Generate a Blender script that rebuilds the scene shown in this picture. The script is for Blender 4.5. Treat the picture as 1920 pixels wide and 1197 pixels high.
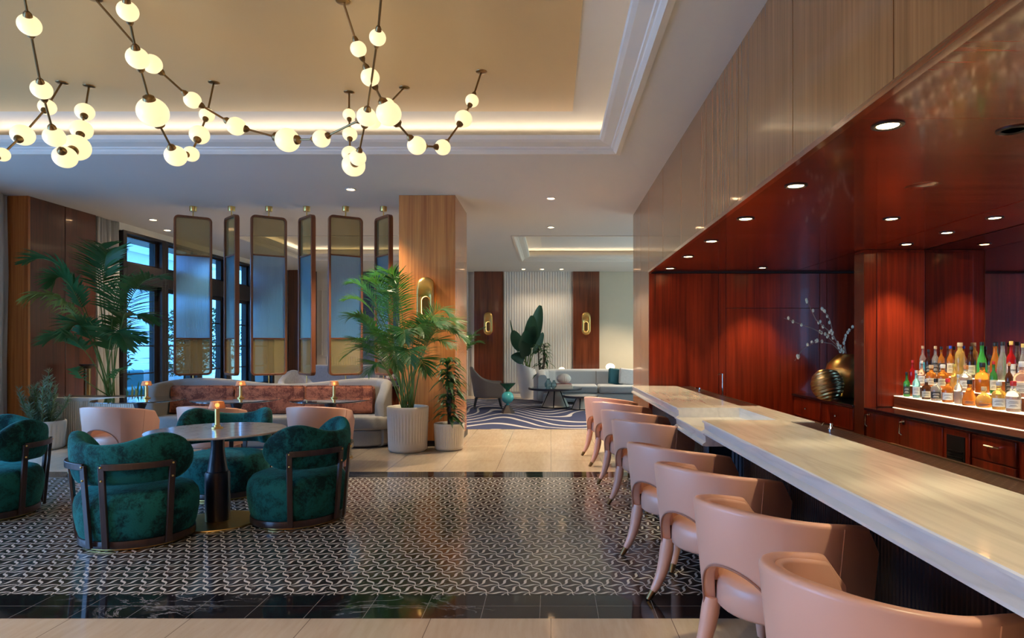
import bpy, math, random
from math import pi, sin, cos, radians, sqrt
from mathutils import Vector, Matrix
random.seed(7)
for o in list(bpy.data.objects): bpy.data.objects.remove(o)
SC = bpy.context.scene
COL = SC.collection
# ------------------------------------------------------------------ camera
EYE = 1.45; FPX = 1200.0; VX, VY = 1033.0, 650.0
cd = bpy.data.cameras.new('camera'); cam = bpy.data.objects.new('camera', cd); COL.objects.link(cam)
cam.location = (0, 0, EYE); cam.rotation_euler = (pi/2, 0, 0)
cd.sensor_width = 36; cd.lens = FPX/1920*36
cd.shift_x = -(VX-960)/1920; cd.shift_y = (VY-598.5)/1920
cd.clip_start = .05; cd.clip_end = 200
SC.camera = cam
SC.view_settings.view_transform = 'Standard'; SC.view_settings.look = 'None'
SC.view_settings.gamma = 1; SC.view_settings.exposure = EXPOSURE = 1.2
SC.view_settings.use_curve_mapping = False
# ------------------------------------------------------------------ world
W = bpy.data.worlds.new('world'); SC.world = W; W.use_nodes = True
bg = W.node_tree.nodes['Background']; bg.inputs[0].default_value = (.21, .49, 1.0, 1); bg.inputs[1].default_value = 5.0

def area(name, loc, rot, sx, sy, power, color=(1,1,1), portal=False):
    l = bpy.data.lights.new(name, 'AREA'); l.shape = 'RECTANGLE'; l.size = sx; l.size_y = sy
    l.energy = power; l.color = color
    if portal: l.cycles.is_portal = True
    o = bpy.data.objects.new(name, l); COL.objects.link(o); o.location = loc; o.rotation_euler = rot
    return o
# portals: they only guide the sampling of the real sky light through the openings
area('sky_portal', (-8.3, 2.6, 1.8), (0, -pi/2, 0), 3.2, 11.0, 1, portal=True)
area('sky_portal', (-8.0, 15.0, 2.0), (0, -pi/2, 0), 3.2, 7.4, 1, portal=True)
WARM = (1.0, .79, .54)
def cove_lights(x0, x1, y0, y1, z, p):
    """LED strips lying on the hidden ledge of a ceiling coffer, shining up"""
    m = .02; T = radians(42)
    area('cove_strip', ((x0+x1)/2, y1-m, z), (pi+T, 0, 0), x1-x0, .05, p*(x1-x0), WARM)
    area('cove_strip', ((x0+x1)/2, y0+m, z), (pi-T, 0, 0), x1-x0, .05, p*(x1-x0), WARM)
    area('cove_strip', (x1-m, (y0+y1)/2, z), (pi, T, 0), .05, y1-y0, p*(y1-y0), WARM)
    area('cove_strip', (x0+m, (y0+y1)/2, z), (pi, -T, 0), .05, y1-y0, p*(y1-y0), WARM)
def spot(loc, power, ang=70, blend=.6, color=WARM, r=.04, name='downlight_and_fill_lamp'):
    l = bpy.data.lights.new(name, 'SPOT'); l.energy = power*3.4; l.color = color
    l.spot_size = radians(ang); l.spot_blend = blend; l.shadow_soft_size = r
    o = bpy.data.objects.new(name, l); COL.objects.link(o); o.location = loc
    return o
ZC = EYE+2.2            # flat ceiling
ZS = EYE+1.052          # bar soffit
ZL = 3.79               # coffer ledge
ZU = 3.94               # coffer top
XF = 1.375              # plane of the wood fascia over the bar
def at(px, py, d): return Vector(((px-VX)*d/FPX, d, EYE-(py-VY)*d/FPX))
def fl(px, py):
    d = EYE*FPX/(py-VY); return Vector(((px-VX)*d/FPX, d, 0))

# ------------------------------------------------------------------ mesh helper
def rrect(w, h, r, k=4):
    """rounded rectangle loop in (n, z), n 0..w, z 0..h"""
    r = max(1e-4, min(r, w/2*.999, h/2*.999)); pts = []
    for cx, cy, a0 in ((w-r, h-r, 0), (r, h-r, pi/2), (r, r, pi), (w-r, r, 1.5*pi)):
        for i in range(k+1):
            a = a0+i*pi/2/k; pts.append((cx+r*cos(a), cy+r*sin(a)))
    return pts
class MB:
    def __init__(s): s.v = []; s.f = []
    def add(s, vs, fs):
        b = len(s.v); s.v += [tuple(v) for v in vs]; s.f += [tuple(b+i for i in f) for f in fs]; return s
    def box(s, x0, x1, y0, y1, z0, z1):
        if x0 > x1: x0, x1 = x1, x0
        if y0 > y1: y0, y1 = y1, y0
        if z0 > z1: z0, z1 = z1, z0
        return s.add([(x0,y0,z0),(x1,y0,z0),(x1,y1,z0),(x0,y1,z0),(x0,y0,z1),(x1,y0,z1),(x1,y1,z1),(x0,y1,z1)],
              [(0,3,2,1),(4,5,6,7),(0,1,5,4),(1,2,6,5),(2,3,7,6),(3,0,4,7)])
    def quad(s, a, b, c, d): return s.add([a,b,c,d], [(0,1,2,3)])
    def prism(s, poly, z0, z1):
        n = len(poly)
        return s.add([(x,y,z0) for x,y in poly]+[(x,y,z1) for x,y in poly],
              [tuple(range(n-1,-1,-1)), tuple(range(n,2*n))]+[(i,(i+1)%n,n+(i+1)%n,n+i) for i in range(n)])
    def prism_y(s, poly, y0, y1):
        n = len(poly)
        return s.add([(x,y0,z) for x,z in poly]+[(x,y1,z) for x,z in poly],
              [tuple(range(n)), tuple(range(2*n-1,n-1,-1))]+[((i+1)%n,i,n+i,n+(i+1)%n) for i in range(n)])
    def lathe(s, prof, c=(0,0,0), seg=32, M=None, sx=1, sy=1, jit=None):
        vs = []; n = len(prof)
        for j in range(seg):
            a = 2*pi*j/seg
            for r, z in prof:
                rr = r if jit is None else r*jit(a, z)
                vs.append(Vector((rr*cos(a)*sx, rr*sin(a)*sy, z)))
        fs = [(j*n+i, ((j+1)%seg)*n+i, ((j+1)%seg)*n+i+1, j*n+i+1) for j in range(seg) for i in range(n-1)]
        if prof[0][0] > 1e-6: fs.append(tuple(j*n for j in range(seg-1,-1,-1)))
        if prof[-1][0] > 1e-6: fs.append(tuple(j*n+n-1 for j in range(seg)))
        c = Vector(c)
        if M is not None: vs = [M @ v for v in vs]
        return s.add([v+c for v in vs], fs)
    def tube(s, pts, r, seg=10, cap=True):
        pts = [Vector(p) for p in pts]; n = len(pts)
        rs = r if isinstance(r, (list, tuple)) else [r]*n
        vs = []; up = None
        for i, p in enumerate(pts):
            t = (pts[min(i+1,n-1)]-pts[max(i-1,0)]).normalized()
            if up is None:
                up = Vector((0,0,1)) if abs(t.z) < .9 else Vector((1,0,0))
            a = t.cross(up).normalized(); b = a.cross(t).normalized(); up = b
            for k in range(seg):
                q = 2*pi*k/seg; vs.append(p+(a*cos(q)+b*sin(q))*rs[i])
        fs = [(i*seg+k, i*seg+(k+1)%seg, (i+1)*seg+(k+1)%seg, (i+1)*seg+k) for i in range(n-1) for k in range(seg)]
        if cap: fs += [tuple(range(seg-1,-1,-1)), tuple((n-1)*seg+k for k in range(seg))]
        return s.add(vs, fs)
    def sphere(s, c, r, seg=20, rings=12, sc=(1,1,1), M=None):
        prof = [(r*sin(pi*i/rings), -r*cos(pi*i/rings)) for i in range(rings+1)]
        prof[0] = (0, -r); prof[-1] = (0, r)
        b = len(s.v); s.lathe(prof, (0,0,0), seg)
        for i in range(b, len(s.v)):
            v = Vector(s.v[i]); v = Vector((v.x*sc[0], v.y*sc[1], v.z*sc[2]))
            if M is not None: v = M @ v
            s.v[i] = tuple(v+Vector(c))
        return s
    def sweep(s, secs, closed=False, cap=True):
        n = len(secs[0]); m = len(secs); vs = [p for sec in secs for p in sec]
        fs = [(i*n+k, i*n+(k+1)%n, ((i+1)%m)*n+(k+1)%n, ((i+1)%m)*n+k) for i in range(m if closed else m-1) for k in range(n)]
        if cap and not closed: fs += [tuple(range(n-1,-1,-1)), tuple((m-1)*n+k for k in range(n))]
        return s.add(vs, fs)
    def shell(s, path, thick, zt, zb, r=None, lean=0, closed=False, k=4):
        """upright band following a plan path; thickness goes to the left of the path direction"""
        n = len(path); secs = []
        L = [0.0]
        for i in range(1, n): L.append(L[-1]+math.dist(path[i], path[i-1]))
        for i, (x, y) in enumerate(path):
            if closed: a, b = path[i-1], path[(i+1)%n]
            else: a, b = path[max(i-1,0)], path[min(i+1,n-1)]
            t = Vector((b[0]-a[0], b[1]-a[1])).normalized(); nn = Vector((-t.y, t.x))
            u = L[i]/L[-1]
            h1 = zt(u) if callable(zt) else zt; h0 = zb(u) if callable(zb) else zb
            th = thick(u) if callable(thick) else thick
            loop = rrect(th, max(h1-h0, .002), r if r else th*.45, k)
            sec = []
            for q, z in loop:
                z += h0; off = q-lean*(z-.3)
                sec.append((x+nn.x*off, y+nn.y*off, z))
            secs.append(sec)
        return s.sweep(secs, closed)
    def strip(s, pts, ws, side):
        """flat blade along pts; side is the width direction"""
        vs = []; n = len(pts)
        for p, w in zip(pts, ws):
            vs += [p-side*w/2, p+side*w/2]
        return s.add(vs, [(2*i, 2*i+1, 2*i+3, 2*i+2) for i in range(n-1)])
    def build(s, name, mat, parent=None, loc=(0,0,0), rot=(0,0,0), smooth=True, ang=38, bevel=0, seg=2, subsurf=0):
        me = bpy.data.meshes.new(name); me.from_pydata(s.v, [], s.f); me.update()
        o = bpy.data.objects.new(name, me); COL.objects.link(o)
        o.location = loc; o.rotation_euler = rot
        if mat: me.materials.append(mat)
        if smooth:
            for p in me.polygons: p.use_smooth = True
            me.set_sharp_from_angle(angle=radians(ang))
        if bevel:
            m = o.modifiers.new('bevel', 'BEVEL'); m.width = bevel; m.segments = seg; m.limit_method = 'ANGLE'; m.angle_limit = radians(40)
            m.harden_normals = False
        if subsurf:
            m = o.modifiers.new('sub', 'SUBSURF'); m.levels = subsurf; m.render_levels = subsurf
        if parent: o.parent = parent
        return o
def tag(o, label, cat, group=None, kind=None):
    if label: o['label'] = label
    if cat: o['category'] = cat
    if group: o['group'] = group
    if kind: o['kind'] = kind
    return o
def thing(name, label, cat, loc=(0,0,0), rz=0, group=None):
    o = bpy.data.objects.new(name, None); COL.objects.link(o); o.empty_display_size = .1
    o.location = loc; o.rotation_euler = (0,0,rz)
    return tag(o, label, cat, group)
def struct(o): o['kind'] = 'structure'; return o
def dup(root, loc, rz=None, label=None, group=None, scale=None):
    def rec(o, par):
        c = o.copy(); COL.objects.link(c)
        if par: c.parent = par
        for ch in [q for q in bpy.data.objects if q.parent == o]: rec(ch, c)
        return c
    r = rec(root, None); r.location = loc
    if rz is not None: r.rotation_euler = (0,0,rz)
    if label: r['label'] = label
    if group: r['group'] = group
    if scale: r.scale = (scale,)*3
    return r
def bez(P0, P1, P2, n):
    P0, P1, P2 = Vector(P0), Vector(P1), Vector(P2)
    return [P0*(1-t)**2+P1*2*t*(1-t)+P2*t*t for t in [i/n for i in range(n+1)]]

# ------------------------------------------------------------------ materials
def srgb(r, g, b):
    f = lambda c: (c/255/12.92 if c/255 <= .04045 else ((c/255+.055)/1.055)**2.4)
    return (f(r), f(g), f(b), 1)
class NT:
    def __init__(s, name):
        s.m = bpy.data.materials.new(name); s.m.use_nodes = True; s.t = s.m.node_tree
        s.b = s.t.nodes['Principled BSDF']
    def n(s, typ, **kw):
        nd = s.t.nodes.new(typ)
        for k, v in kw.items():
            if k.startswith('i_'):
                key = k[2:]; key = int(key) if key.isdigit() else key.replace('_', ' ')
                s.put(nd.inputs[key], v)
            else: setattr(nd, k, v)
        return nd
    def put(s, inp, v):
        if hasattr(v, 'is_output') or isinstance(v, bpy.types.NodeSocket): s.t.links.new(v, inp)
        else: inp.default_value = v
    def math(s, op, a, b=None, c=None):
        nd = s.t.nodes.new('ShaderNodeMath'); nd.operation = op
        s.put(nd.inputs[0], a)
        if b is not None: s.put(nd.inputs[1], b)
        if c is not None: s.put(nd.inputs[2], c)
        return nd.outputs[0]
    def coord(s, scale=(1,1,1), rot=(0,0,0), kind='Object', loc=(0,0,0)):
        tc = s.t.nodes.new('ShaderNodeTexCoord'); mp = s.t.nodes.new('ShaderNodeMapping')
        s.t.links.new(tc.outputs[kind], mp.inputs[0]); mp.inputs['Scale'].default_value = scale; mp.inputs['Rotation'].default_value = rot
        mp.inputs['Location'].default_value = loc
        return mp.outputs[0]
    def ramp(s, fac, stops):
        r = s.t.nodes.new('ShaderNodeValToRGB'); s.t.links.new(fac, r.inputs[0])
        e = r.color_ramp.elements
        while len(e) < len(stops): e.new(.5)
        for q, (p, c) in zip(e, stops): q.position = p; q.color = c
        return r.outputs[0]
    def noise(s, vec, scale=5, detail=4, rough=.5, dist=0):
        nd = s.t.nodes.new('ShaderNodeTexNoise'); s.t.links.new(vec, nd.inputs['Vector'])
        nd.inputs['Scale'].default_value = scale; nd.inputs['Detail'].default_value = detail; nd.inputs['Roughness'].default_value = rough
        nd.inputs['Distortion'].default_value = dist
        return nd.outputs['Fac']
    def mix(s, fac, a, b, bt='MIX'):
        nd = s.t.nodes.new('ShaderNodeMix'); nd.data_type = 'RGBA'; nd.blend_type = bt
        s.put(nd.inputs['Factor'], fac); s.put(nd.inputs['A'], a); s.put(nd.inputs['B'], b)
        return nd.outputs['Result']
    def bump(s, h, strength=.3, dist=.01):
        nd = s.t.nodes.new('ShaderNodeBump'); s.t.links.new(h, nd.inputs['Height'])
        nd.inputs['Strength'].default_value = strength; nd.inputs['Distance'].default_value = dist
        s.t.links.new(nd.outputs[0], s.b.inputs['Normal'])
    def set(s, **kw):
        for k, v in kw.items(): s.put(s.b.inputs[k.replace('_', ' ')], v)
        return s
def plain(name, col, rough=.5, metal=0, coat=0, var=.06, vs=6, **kw):
    t = NT(name); f = t.noise(t.coord(), vs, 3)
    c2 = tuple(max(0, c*(1-var*2)) for c in col[:3])+(1,)
    t.set(Base_Color=t.mix(f, col, c2), Roughness=rough, Metallic=metal, **kw)
    if coat: t.set(Coat_Weight=coat, Coat_Roughness=.05)
    return t.m
def wood(name, ca, cb, axis='z', rough=.3, coat=.6, sc=26, bands=1.0):
    t = NT(name)
    s = {'z': (sc, sc, .7), 'x': (.7, sc, sc), 'y': (sc, .7, sc)}[axis]
    s2 = tuple(v*.22 if v > 1 else v*.35 for v in s)
    f = t.noise(t.coord(s), 1.3, 5, .6, .3); g = t.noise(t.coord(s2), 1.0, 3, .5, .6)
    k = t.math('ADD', t.math('MULTIPLY', f, .55), t.math('MULTIPLY', g, .45*bands))
    mid = tuple((a+b)/2 for a, b in zip(ca, cb))
    t.set(Base_Color=t.ramp(k, [(.36, cb), (.5, mid), (.66, ca)]), Roughness=rough)
    if coat: t.set(Coat_Weight=coat, Coat_Roughness=.06)
    return t.m
M = {}
M['ceil'] = plain('ceiling_paint', (.60, .60, .60, 1), .7, var=.02, vs=1)
M['ceil_tan'] = plain('ceiling_tan_paint', (.66, .46, .22, 1), .42, var=.04, vs=1.2)
M['white'] = plain('white_plaster', (.68, .65, .60, 1), .6, var=.02)
M['beige'] = plain('beige_plaster', (.60, .54, .42, 1), .7, var=.03)
M['mahog'] = wood('mahogany', (.30, .028, .006, 1), (.085, .006, .002, 1), 'z', .32, .08, 22)
M['mahog'].node_tree.nodes['Principled BSDF'].inputs['Specular IOR Level'].default_value = .35
M['mahog_x'] = wood('mahogany_soffit', (.22, .022, .006, 1), (.075, .007, .003, 1), 'x', .25, .3, 20)
M['mahog_x'].node_tree.nodes['Principled BSDF'].inputs['Specular IOR Level'].default_value = .3
M['mahog_y'] = wood('mahogany_shelf', (.34, .09, .025, 1), (.10, .015, .006, 1), 'y', .2, .8, 16)
M['veneer'] = wood('daylit_veneer', (.42, .18, .055, 1), (.25, .095, .028, 1), 'z', .26, .4, 34, .8)  # same wood as the mahogany; the lighting difference is put into its browner colour
M['walnut'] = wood('walnut_column', (.60, .24, .065, 1), (.33, .105, .028, 1), 'z', .26, .4, 30)
M['walnut_dark'] = wood('dark_walnut', (.13, .034, .014, 1), (.045, .011, .006, 1), 'z', .28, .35, 20)
M['lounge_wood'] = wood('lounge_mahogany', (.19, .045, .016, 1), (.07, .014, .006, 1), 'z', .25, .7, 16)
M['frame_wood'] = wood('screen_frame_wood', (.22, .075, .025, 1), (.11, .033, .012, 1), 'z', .4, .2, 30)
M['black'] = plain('black_metal', (.012, .011, .013, 1), .35, .3)
M['steel_frame'] = plain('dark_window_steel', (.018, .014, .016, 1), .4, .1)
M['darkwood'] = wood('wenge', (.045, .022, .016, 1), (.02, .01, .008, 1), 'z', .35, .3, 40)
M['brass'] = plain('brass', (.74, .50, .17, 1), .30, 1, var=.05, vs=20)
M['bronze'] = plain('aged_brass', (.30, .19, .085, 1), .35, 1, var=.15, vs=15)
M['chrome'] = plain('chrome', (.65, .65, .66, 1), .12, 1)
M['blackstone'] = plain('black_stone', (.012, .010, .012, 1), .12, 0, .5)
M['blackgap'] = plain('shadow_gap', (.01, .006, .005, 1), .8)

def travertine():
    t = NT('travertine')
    sw = t.coord((1,1,1), (0,0,pi/2))
    br = t.n('ShaderNodeTexBrick', offset=.5, squash=1); t.t.links.new(sw, br.inputs['Vector'])
    br.inputs['Scale'].default_value = 1; br.inputs['Mortar Size'].default_value = .0022; br.inputs['Mortar Smooth'].default_value = .2
    br.inputs['Brick Width'].default_value = 1.25; br.inputs['Row Height'].default_value = .64; br.inputs['Bias'].default_value = 0
    br.inputs['Color1'].default_value = (.46, .37, .27, 1); br.inputs['Color2'].default_value = (.52, .43, .32, 1); br.inputs['Mortar'].default_value = (.10, .07, .05, 1)
    f = t.noise(t.coord((9, 1.2, 1)), 3, 6, .6, .4); g = t.noise(t.coord((1.6,1,1)), 1.3, 4)
    pit = t.ramp(t.noise(t.coord((38, 22, 1)), 3.2, 3, .6), [(.69, (1,1,1,1)), (.73, (.55,.45,.38,1))])
    c = t.mix(.45, br.outputs['Color'], t.ramp(f, [(.3, (.40,.29,.19,1)), (.7, (.60,.50,.38,1))]), 'MIX')
    c = t.mix(.35, c, t.ramp(g, [(.3, (.42,.31,.21,1)), (.7, (.58,.48,.36,1))]))
    c = t.mix(1.0, c, pit, 'MULTIPLY')
    c = t.mix(br.outputs['Fac'], c, (.16,.11,.08,1))
    t.set(Base_Color=c, Roughness=t.math('MULTIPLY_ADD', f, .12, .08), Specular_IOR_Level=.55)
    return t.m
M['travertine'] = travertine()
def black_marble():
    t = NT('black_marble_tile')
    br = t.n('ShaderNodeTexBrick', offset=0, squash=1); t.t.links.new(t.coord((1,1,1), loc=(.06,-.0,0)), br.inputs['Vector'])
    br.inputs['Scale'].default_value = 1; br.inputs['Mortar Size'].default_value = .0018; br.inputs['Mortar Smooth'].default_value = .1
    br.inputs['Brick Width'].default_value = .315; br.inputs['Row Height'].default_value = .165
    w = t.noise(t.coord((1, 2.2, 1)), 1.7, 6, .65, 1.6)
    v = t.math('SUBTRACT', 1, t.math('MULTIPLY', t.math('ABSOLUTE', t.math('SUBTRACT', w, .52)), 55))
    v = t.math('MAXIMUM', v, 0)
    gate = t.ramp(t.noise(t.coord(), 1.1, 2), [(.5, (0,0,0,1)), (.62, (1,1,1,1))])
    c = t.mix(t.math('MULTIPLY', v, gate), (.010,.009,.011,1), (.22,.22,.23,1))
    c = t.mix(br.outputs['Fac'], c, (.20,.19,.18,1))
    t.set(Base_Color=c, Roughness=.055, Specular_IOR_Level=.6)
    return t.m
M['blackmarble'] = black_marble()
def mosaic():
    """triangular lattice of white S-shaped ribbons inlaid in dark marble"""
    t = NT('ribbon_mosaic'); a = .127; h = a*sqrt(3)/2
    tc = t.n('ShaderNodeTexCoord'); sp = t.n('ShaderNodeSeparateXYZ'); t.t.links.new(tc.outputs['Object'], sp.inputs[0])
    X = t.math('MULTIPLY', sp.outputs[0], -1); Y = t.math('MULTIPLY', sp.outputs[1], 1/1.07); res = None
    for k in range(3):
        th = k*pi/3; c, s = cos(th), sin(th)
        u = t.math('ADD', t.math('MULTIPLY', X, c), t.math('MULTIPLY', Y, s))
        v = t.math('SUBTRACT', t.math('MULTIPLY', Y, c), t.math('MULTIPLY', X, s))
        n = t.math('ROUND', t.math('MULTIPLY', v, 1/h))
        dv = t.math('MULTIPLY_ADD', n, -h, v)
        uu = t.math('MULTIPLY_ADD', n, -a/2, u)
        sn = t.math('SINE', t.math('MULTIPLY', uu, 2*pi/a))
        s1 = t.math('SINE', t.math('MULTIPLY', uu, pi/a)); s2 = t.math('MULTIPLY', s1, s1)
        d = t.math('ABSOLUTE', t.math('MULTIPLY_ADD', sn, -.011, dv))
        w = t.math('MULTIPLY_ADD', t.math('MULTIPLY', s2, s2), .0072, .0027)
        e = t.math('SUBTRACT', w, d)
        res = e if res is None else t.math('MAXIMUM', res, e)
    m = t.math('MINIMUM', t.math('MAXIMUM', t.math('MULTIPLY_ADD', res, 900, .5), 0), 1)
    g = t.noise(t.coord(), 9, 4)
    dark = t.mix(g, (.012,.010,.010,1), (.045,.035,.032,1))
    w = t.noise(t.coord((1, 1.6, 1)), 2.3, 6, .65, 1.4)
    v = t.math('MAXIMUM', t.math('SUBTRACT', 1, t.math('MULTIPLY', t.math('ABSOLUTE', t.math('SUBTRACT', w, .5)), 70)), 0)
    dark = t.mix(t.math('MULTIPLY', v, .22), dark, (.5,.47,.45,1))
    white = t.mix(g, (.66,.63,.58,1), (.48,.46,.43,1))
    t.set(Base_Color=t.mix(m, dark, white), Roughness=.13, Specular_IOR_Level=.55)
    return t.m
M['mosaic'] = mosaic()
def marble(name, base, vein, sy=.35):
    t = NT(name)
    f = t.noise(t.coord((9, sy, 9)), 2.0, 5, .55, .15); g = t.noise(t.coord((2.6, sy*.8, 2)), 1.6, 4, .55, .3)
    v = t.math('MAXIMUM', t.math('SUBTRACT', 1, t.math('MULTIPLY', t.math('ABSOLUTE', t.math('SUBTRACT', g, .5)), 30)), 0)
    c = t.ramp(f, [(.3, tuple(x*.86 for x in base[:3])+(1,)), (.65, base)])
    c = t.mix(t.math('MULTIPLY', v, .22), c, vein)
    t.set(Base_Color=c, Roughness=.16, Coat_Weight=.3, Coat_Roughness=.05)
    return t.m
M['barmarble'] = marble('bar_marble', (.70,.66,.58,1), (.30,.27,.23,1))
M['tablemarble'] = marble('table_marble', (.60,.55,.52,1), (.25,.18,.15,1), 4)
def carpet():
    t = NT('wave_carpet')
    n1 = t.noise(t.coord((.42, .22, 1)), 1.0, 1, .3, .0); n2 = t.noise(t.coord((.8,.42,1), loc=(3,1,0)), .8, 0)
    tc = t.n('ShaderNodeTexCoord'); sp = t.n('ShaderNodeSeparateXYZ'); t.t.links.new(tc.outputs['Object'], sp.inputs[0])
    q = t.math('ADD', t.math('MULTIPLY', n1, 95), t.math('ADD', t.math('MULTIPLY', sp.outputs[1], 12.0), t.math('MULTIPLY', n2, 55)))
    s = t.math('SINE', q)
    m = t.ramp(s, [(.74, (0,0,0,1)), (.80, (1,1,1,1))])
    g = t.noise(t.coord(), 120, 2)
    c = t.mix(m, (.012,.022,.085,1), (.50,.47,.46,1)); c = t.mix(t.math('MULTIPLY', g, .25), c, (.1,.1,.16,1))
    t.set(Base_Color=c, Roughness=.95); return t.m
M['carpet'] = carpet()
def velvet(name, c1, c2, sc=7, sheen=(.1,.6,.55,1), amt=.5):
    t = NT(name); g1 = t.noise(t.coord(), sc*.55, 3, .6, .6); g2 = t.noise(t.coord(), sc*4, 4, .7, .8); h = t.noise(t.coord(), 90, 3)
    g = t.math('ADD', t.math('MULTIPLY', g1, .6), t.math('MULTIPLY', g2, .4))
    t.set(Base_Color=t.ramp(g, [(.43, c2), (.56, c1)]), Roughness=.8, Sheen_Weight=amt, Sheen_Roughness=.35, Sheen_Tint=sheen, Specular_IOR_Level=.2)
    t.bump(t.math('ADD', h, t.math('MULTIPLY', g, 2)), .5, .01); return t.m
M['green'] = velvet('green_velvet', (.008,.115,.105,1), (.002,.022,.022,1), 9)
M['rust'] = velvet('rust_velvet', (.30,.10,.05,1), (.10,.025,.013,1), 9, (.8,.4,.3,1), .25)
def fabric(name, c, sc=220):
    t = NT(name); g = t.noise(t.coord((1,1,.5)), sc, 2); h = t.noise(t.coord((.5,1,1)), 3, 3)
    t.set(Base_Color=t.mix(g, c, tuple(x*.6 for x in c[:3])+(1,)), Roughness=.9, Sheen_Weight=.15); t.bump(g, .3, .004); return t.m
M['sofa_fab'] = fabric('grey_linen', (.25,.235,.21,1)); M['lounge_fab'] = fabric('pale_blue_grey_fabric', (.50,.52,.55,1))
M['taupe'] = fabric('taupe_velvet', (.24,.20,.17,1)); M['teal_fab'] = fabric('teal_cushion', (.008,.10,.14,1)); M['boucle'] = fabric('white_boucle', (.62,.60,.60,1), 60)
M['knit'] = fabric('patterned_white', (.6,.58,.6,1), 40)
M['leather'] = plain('blush_leather', (.76,.42,.30,1), .36, var=.05, vs=4, Coat_Weight=.15, Coat_Roughness=.3)
M['leather_dark'] = plain('blush_leather_piping', (.38,.18,.13,1), .4)
M['navy'] = plain('navy_lacquer', (.012,.014,.028,1), .35)
M['darkglass'] = plain('dark_glass_top', (.02,.024,.035,1), .05, 0, .8)
M['pot'] = plain('cream_ceramic', (.66,.62,.54,1), .45, var=.05); M['whitepot'] = plain('white_planter', (.70,.70,.72,1), .35)
M['soil'] = plain('potting_soil', (.03,.02,.014,1), .95, vs=60, var=.4)
def leaf(name, c, c2, ss=.0):
    t = NT(name); g = t.noise(t.coord(), 5, 3)
    t.set(Base_Color=t.mix(g, c, c2), Roughness=.45, Specular_IOR_Level=.4)
    tr = t.n('ShaderNodeBsdfTranslucent'); tr.inputs[0].default_value = tuple(x*1.6 for x in c[:3])+(1,)
    mx = t.n('ShaderNodeMixShader'); mx.inputs[0].default_value = .25
    out = t.t.nodes['Material Output']; t.t.links.new(t.b.outputs[0], mx.inputs[1]); t.t.links.new(tr.outputs[0], mx.inputs[2]); t.t.links.new(mx.outputs[0], out.inputs[0])
    return t.m
M['palm'] = leaf('palm_leaf', (.045,.15,.022,1), (.02,.075,.015,1)); M['palm_dark'] = leaf('kentia_leaf', (.04,.16,.045,1), (.018,.075,.03,1))
M['yellowleaf'] = leaf('ageing_leaf', (.22,.24,.05,1), (.09,.13,.03,1))
M['bird'] = leaf('paddle_leaf', (.022,.075,.045,1), (.01,.04,.03,1)); M['drac'] = leaf('dracaena_leaf', (.03,.10,.02,1), (.012,.045,.012,1))
M['grey_leaf'] = leaf('grey_green_leaf', (.22,.30,.19,1), (.10,.17,.11,1)); M['tree'] = leaf('garden_leaf', (.09,.17,.07,1), (.03,.07,.04,1))
M['stem'] = plain('green_stem', (.10,.18,.04,1), .5); M['bark'] = plain('bark', (.09,.06,.035,1), .8, var=.2, vs=30)
def emis(name, c, s):
    t = NT(name); t.set(Base_Color=c, Emission_Color=c, Emission_Strength=s, Roughness=.4); return t.m
def globe_mat():
    t = NT('opal_globe'); lw = t.n('ShaderNodeLayerWeight'); lw.inputs[0].default_value = .35
    t.set(Base_Color=(.7,.6,.4,1), Emission_Color=(1,.80,.44,1), Emission_Strength=.46, Roughness=.25, Specular_IOR_Level=.3); return t.m
M['globe'] = globe_mat()
M['led'] = emis('led_lens', (1,.86,.66,1), 4); M['led_bar'] = emis('bar_led_lens', (1,.85,.6,1), 6); M['glow'] = emis('warm_glow', (1,.62,.2,1), 2.6)
M['shelf_light'] = emis('lit_shelf', (1,.84,.55,1), .8); M['lampglass'] = emis('opal_lamp', (1,.85,.6,1), 1.1)
def glass_thin(name, tint, gl=.12, rough=.02):
    t = NT(name); nt = t.t; out = nt.nodes['Material Output']
    tr = t.n('ShaderNodeBsdfTransparent'); tr.inputs[0].default_value = tint
    g = t.n('ShaderNodeBsdfGlossy'); g.inputs['Roughness'].default_value = rough
    mx = t.n('ShaderNodeMixShader'); mx.inputs[0].default_value = gl
    nt.links.new(tr.outputs[0], mx.inputs[1]); nt.links.new(g.outputs[0], mx.inputs[2]); nt.links.new(mx.outputs[0], out.inputs[0]); return t.m
M['warm_filter_pane'] = glass_thin('warm_filter_glass', (.95,.78,.56,1), .06)  # warm filter, added to take blue out of the lounge daylight
M['pane'] = glass_thin('window_pane', (.48,.60,.64,1), .06)
def mesh_glass(name, tint, diff, a=.5, b=.1):
    """laminated translucent glass: see-through tint, light-scattering layer, gloss"""
    t = NT(name); nt = t.t; out = nt.nodes['Material Output']
    tr = t.n('ShaderNodeBsdfTransparent'); tr.inputs[0].default_value = tint
    tl = t.n('ShaderNodeBsdfTranslucent'); tl.inputs[0].default_value = diff
    df = t.n('ShaderNodeBsdfDiffuse'); df.inputs[0].default_value = diff
    g = t.n('ShaderNodeBsdfGlossy'); g.inputs['Roughness'].default_value = .12
    m0 = t.n('ShaderNodeMixShader'); m0.inputs[0].default_value = .45; nt.links.new(tl.outputs[0], m0.inputs[1]); nt.links.new(df.outputs[0], m0.inputs[2])
    m1 = t.n('ShaderNodeMixShader'); m1.inputs[0].default_value = a; nt.links.new(tr.outputs[0], m1.inputs[1]); nt.links.new(m0.outputs[0], m1.inputs[2])
    m2 = t.n('ShaderNodeMixShader'); m2.inputs[0].default_value = b; nt.links.new(m1.outputs[0], m2.inputs[1]); nt.links.new(g.outputs[0], m2.inputs[2])
    nt.links.new(m2.outputs[0], out.inputs[0]); return t.m
M['mesh_glass'] = mesh_glass('amber_mesh_glass', (.80,.76,.58,1), (.42,.36,.20,1), .3, .06)
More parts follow.
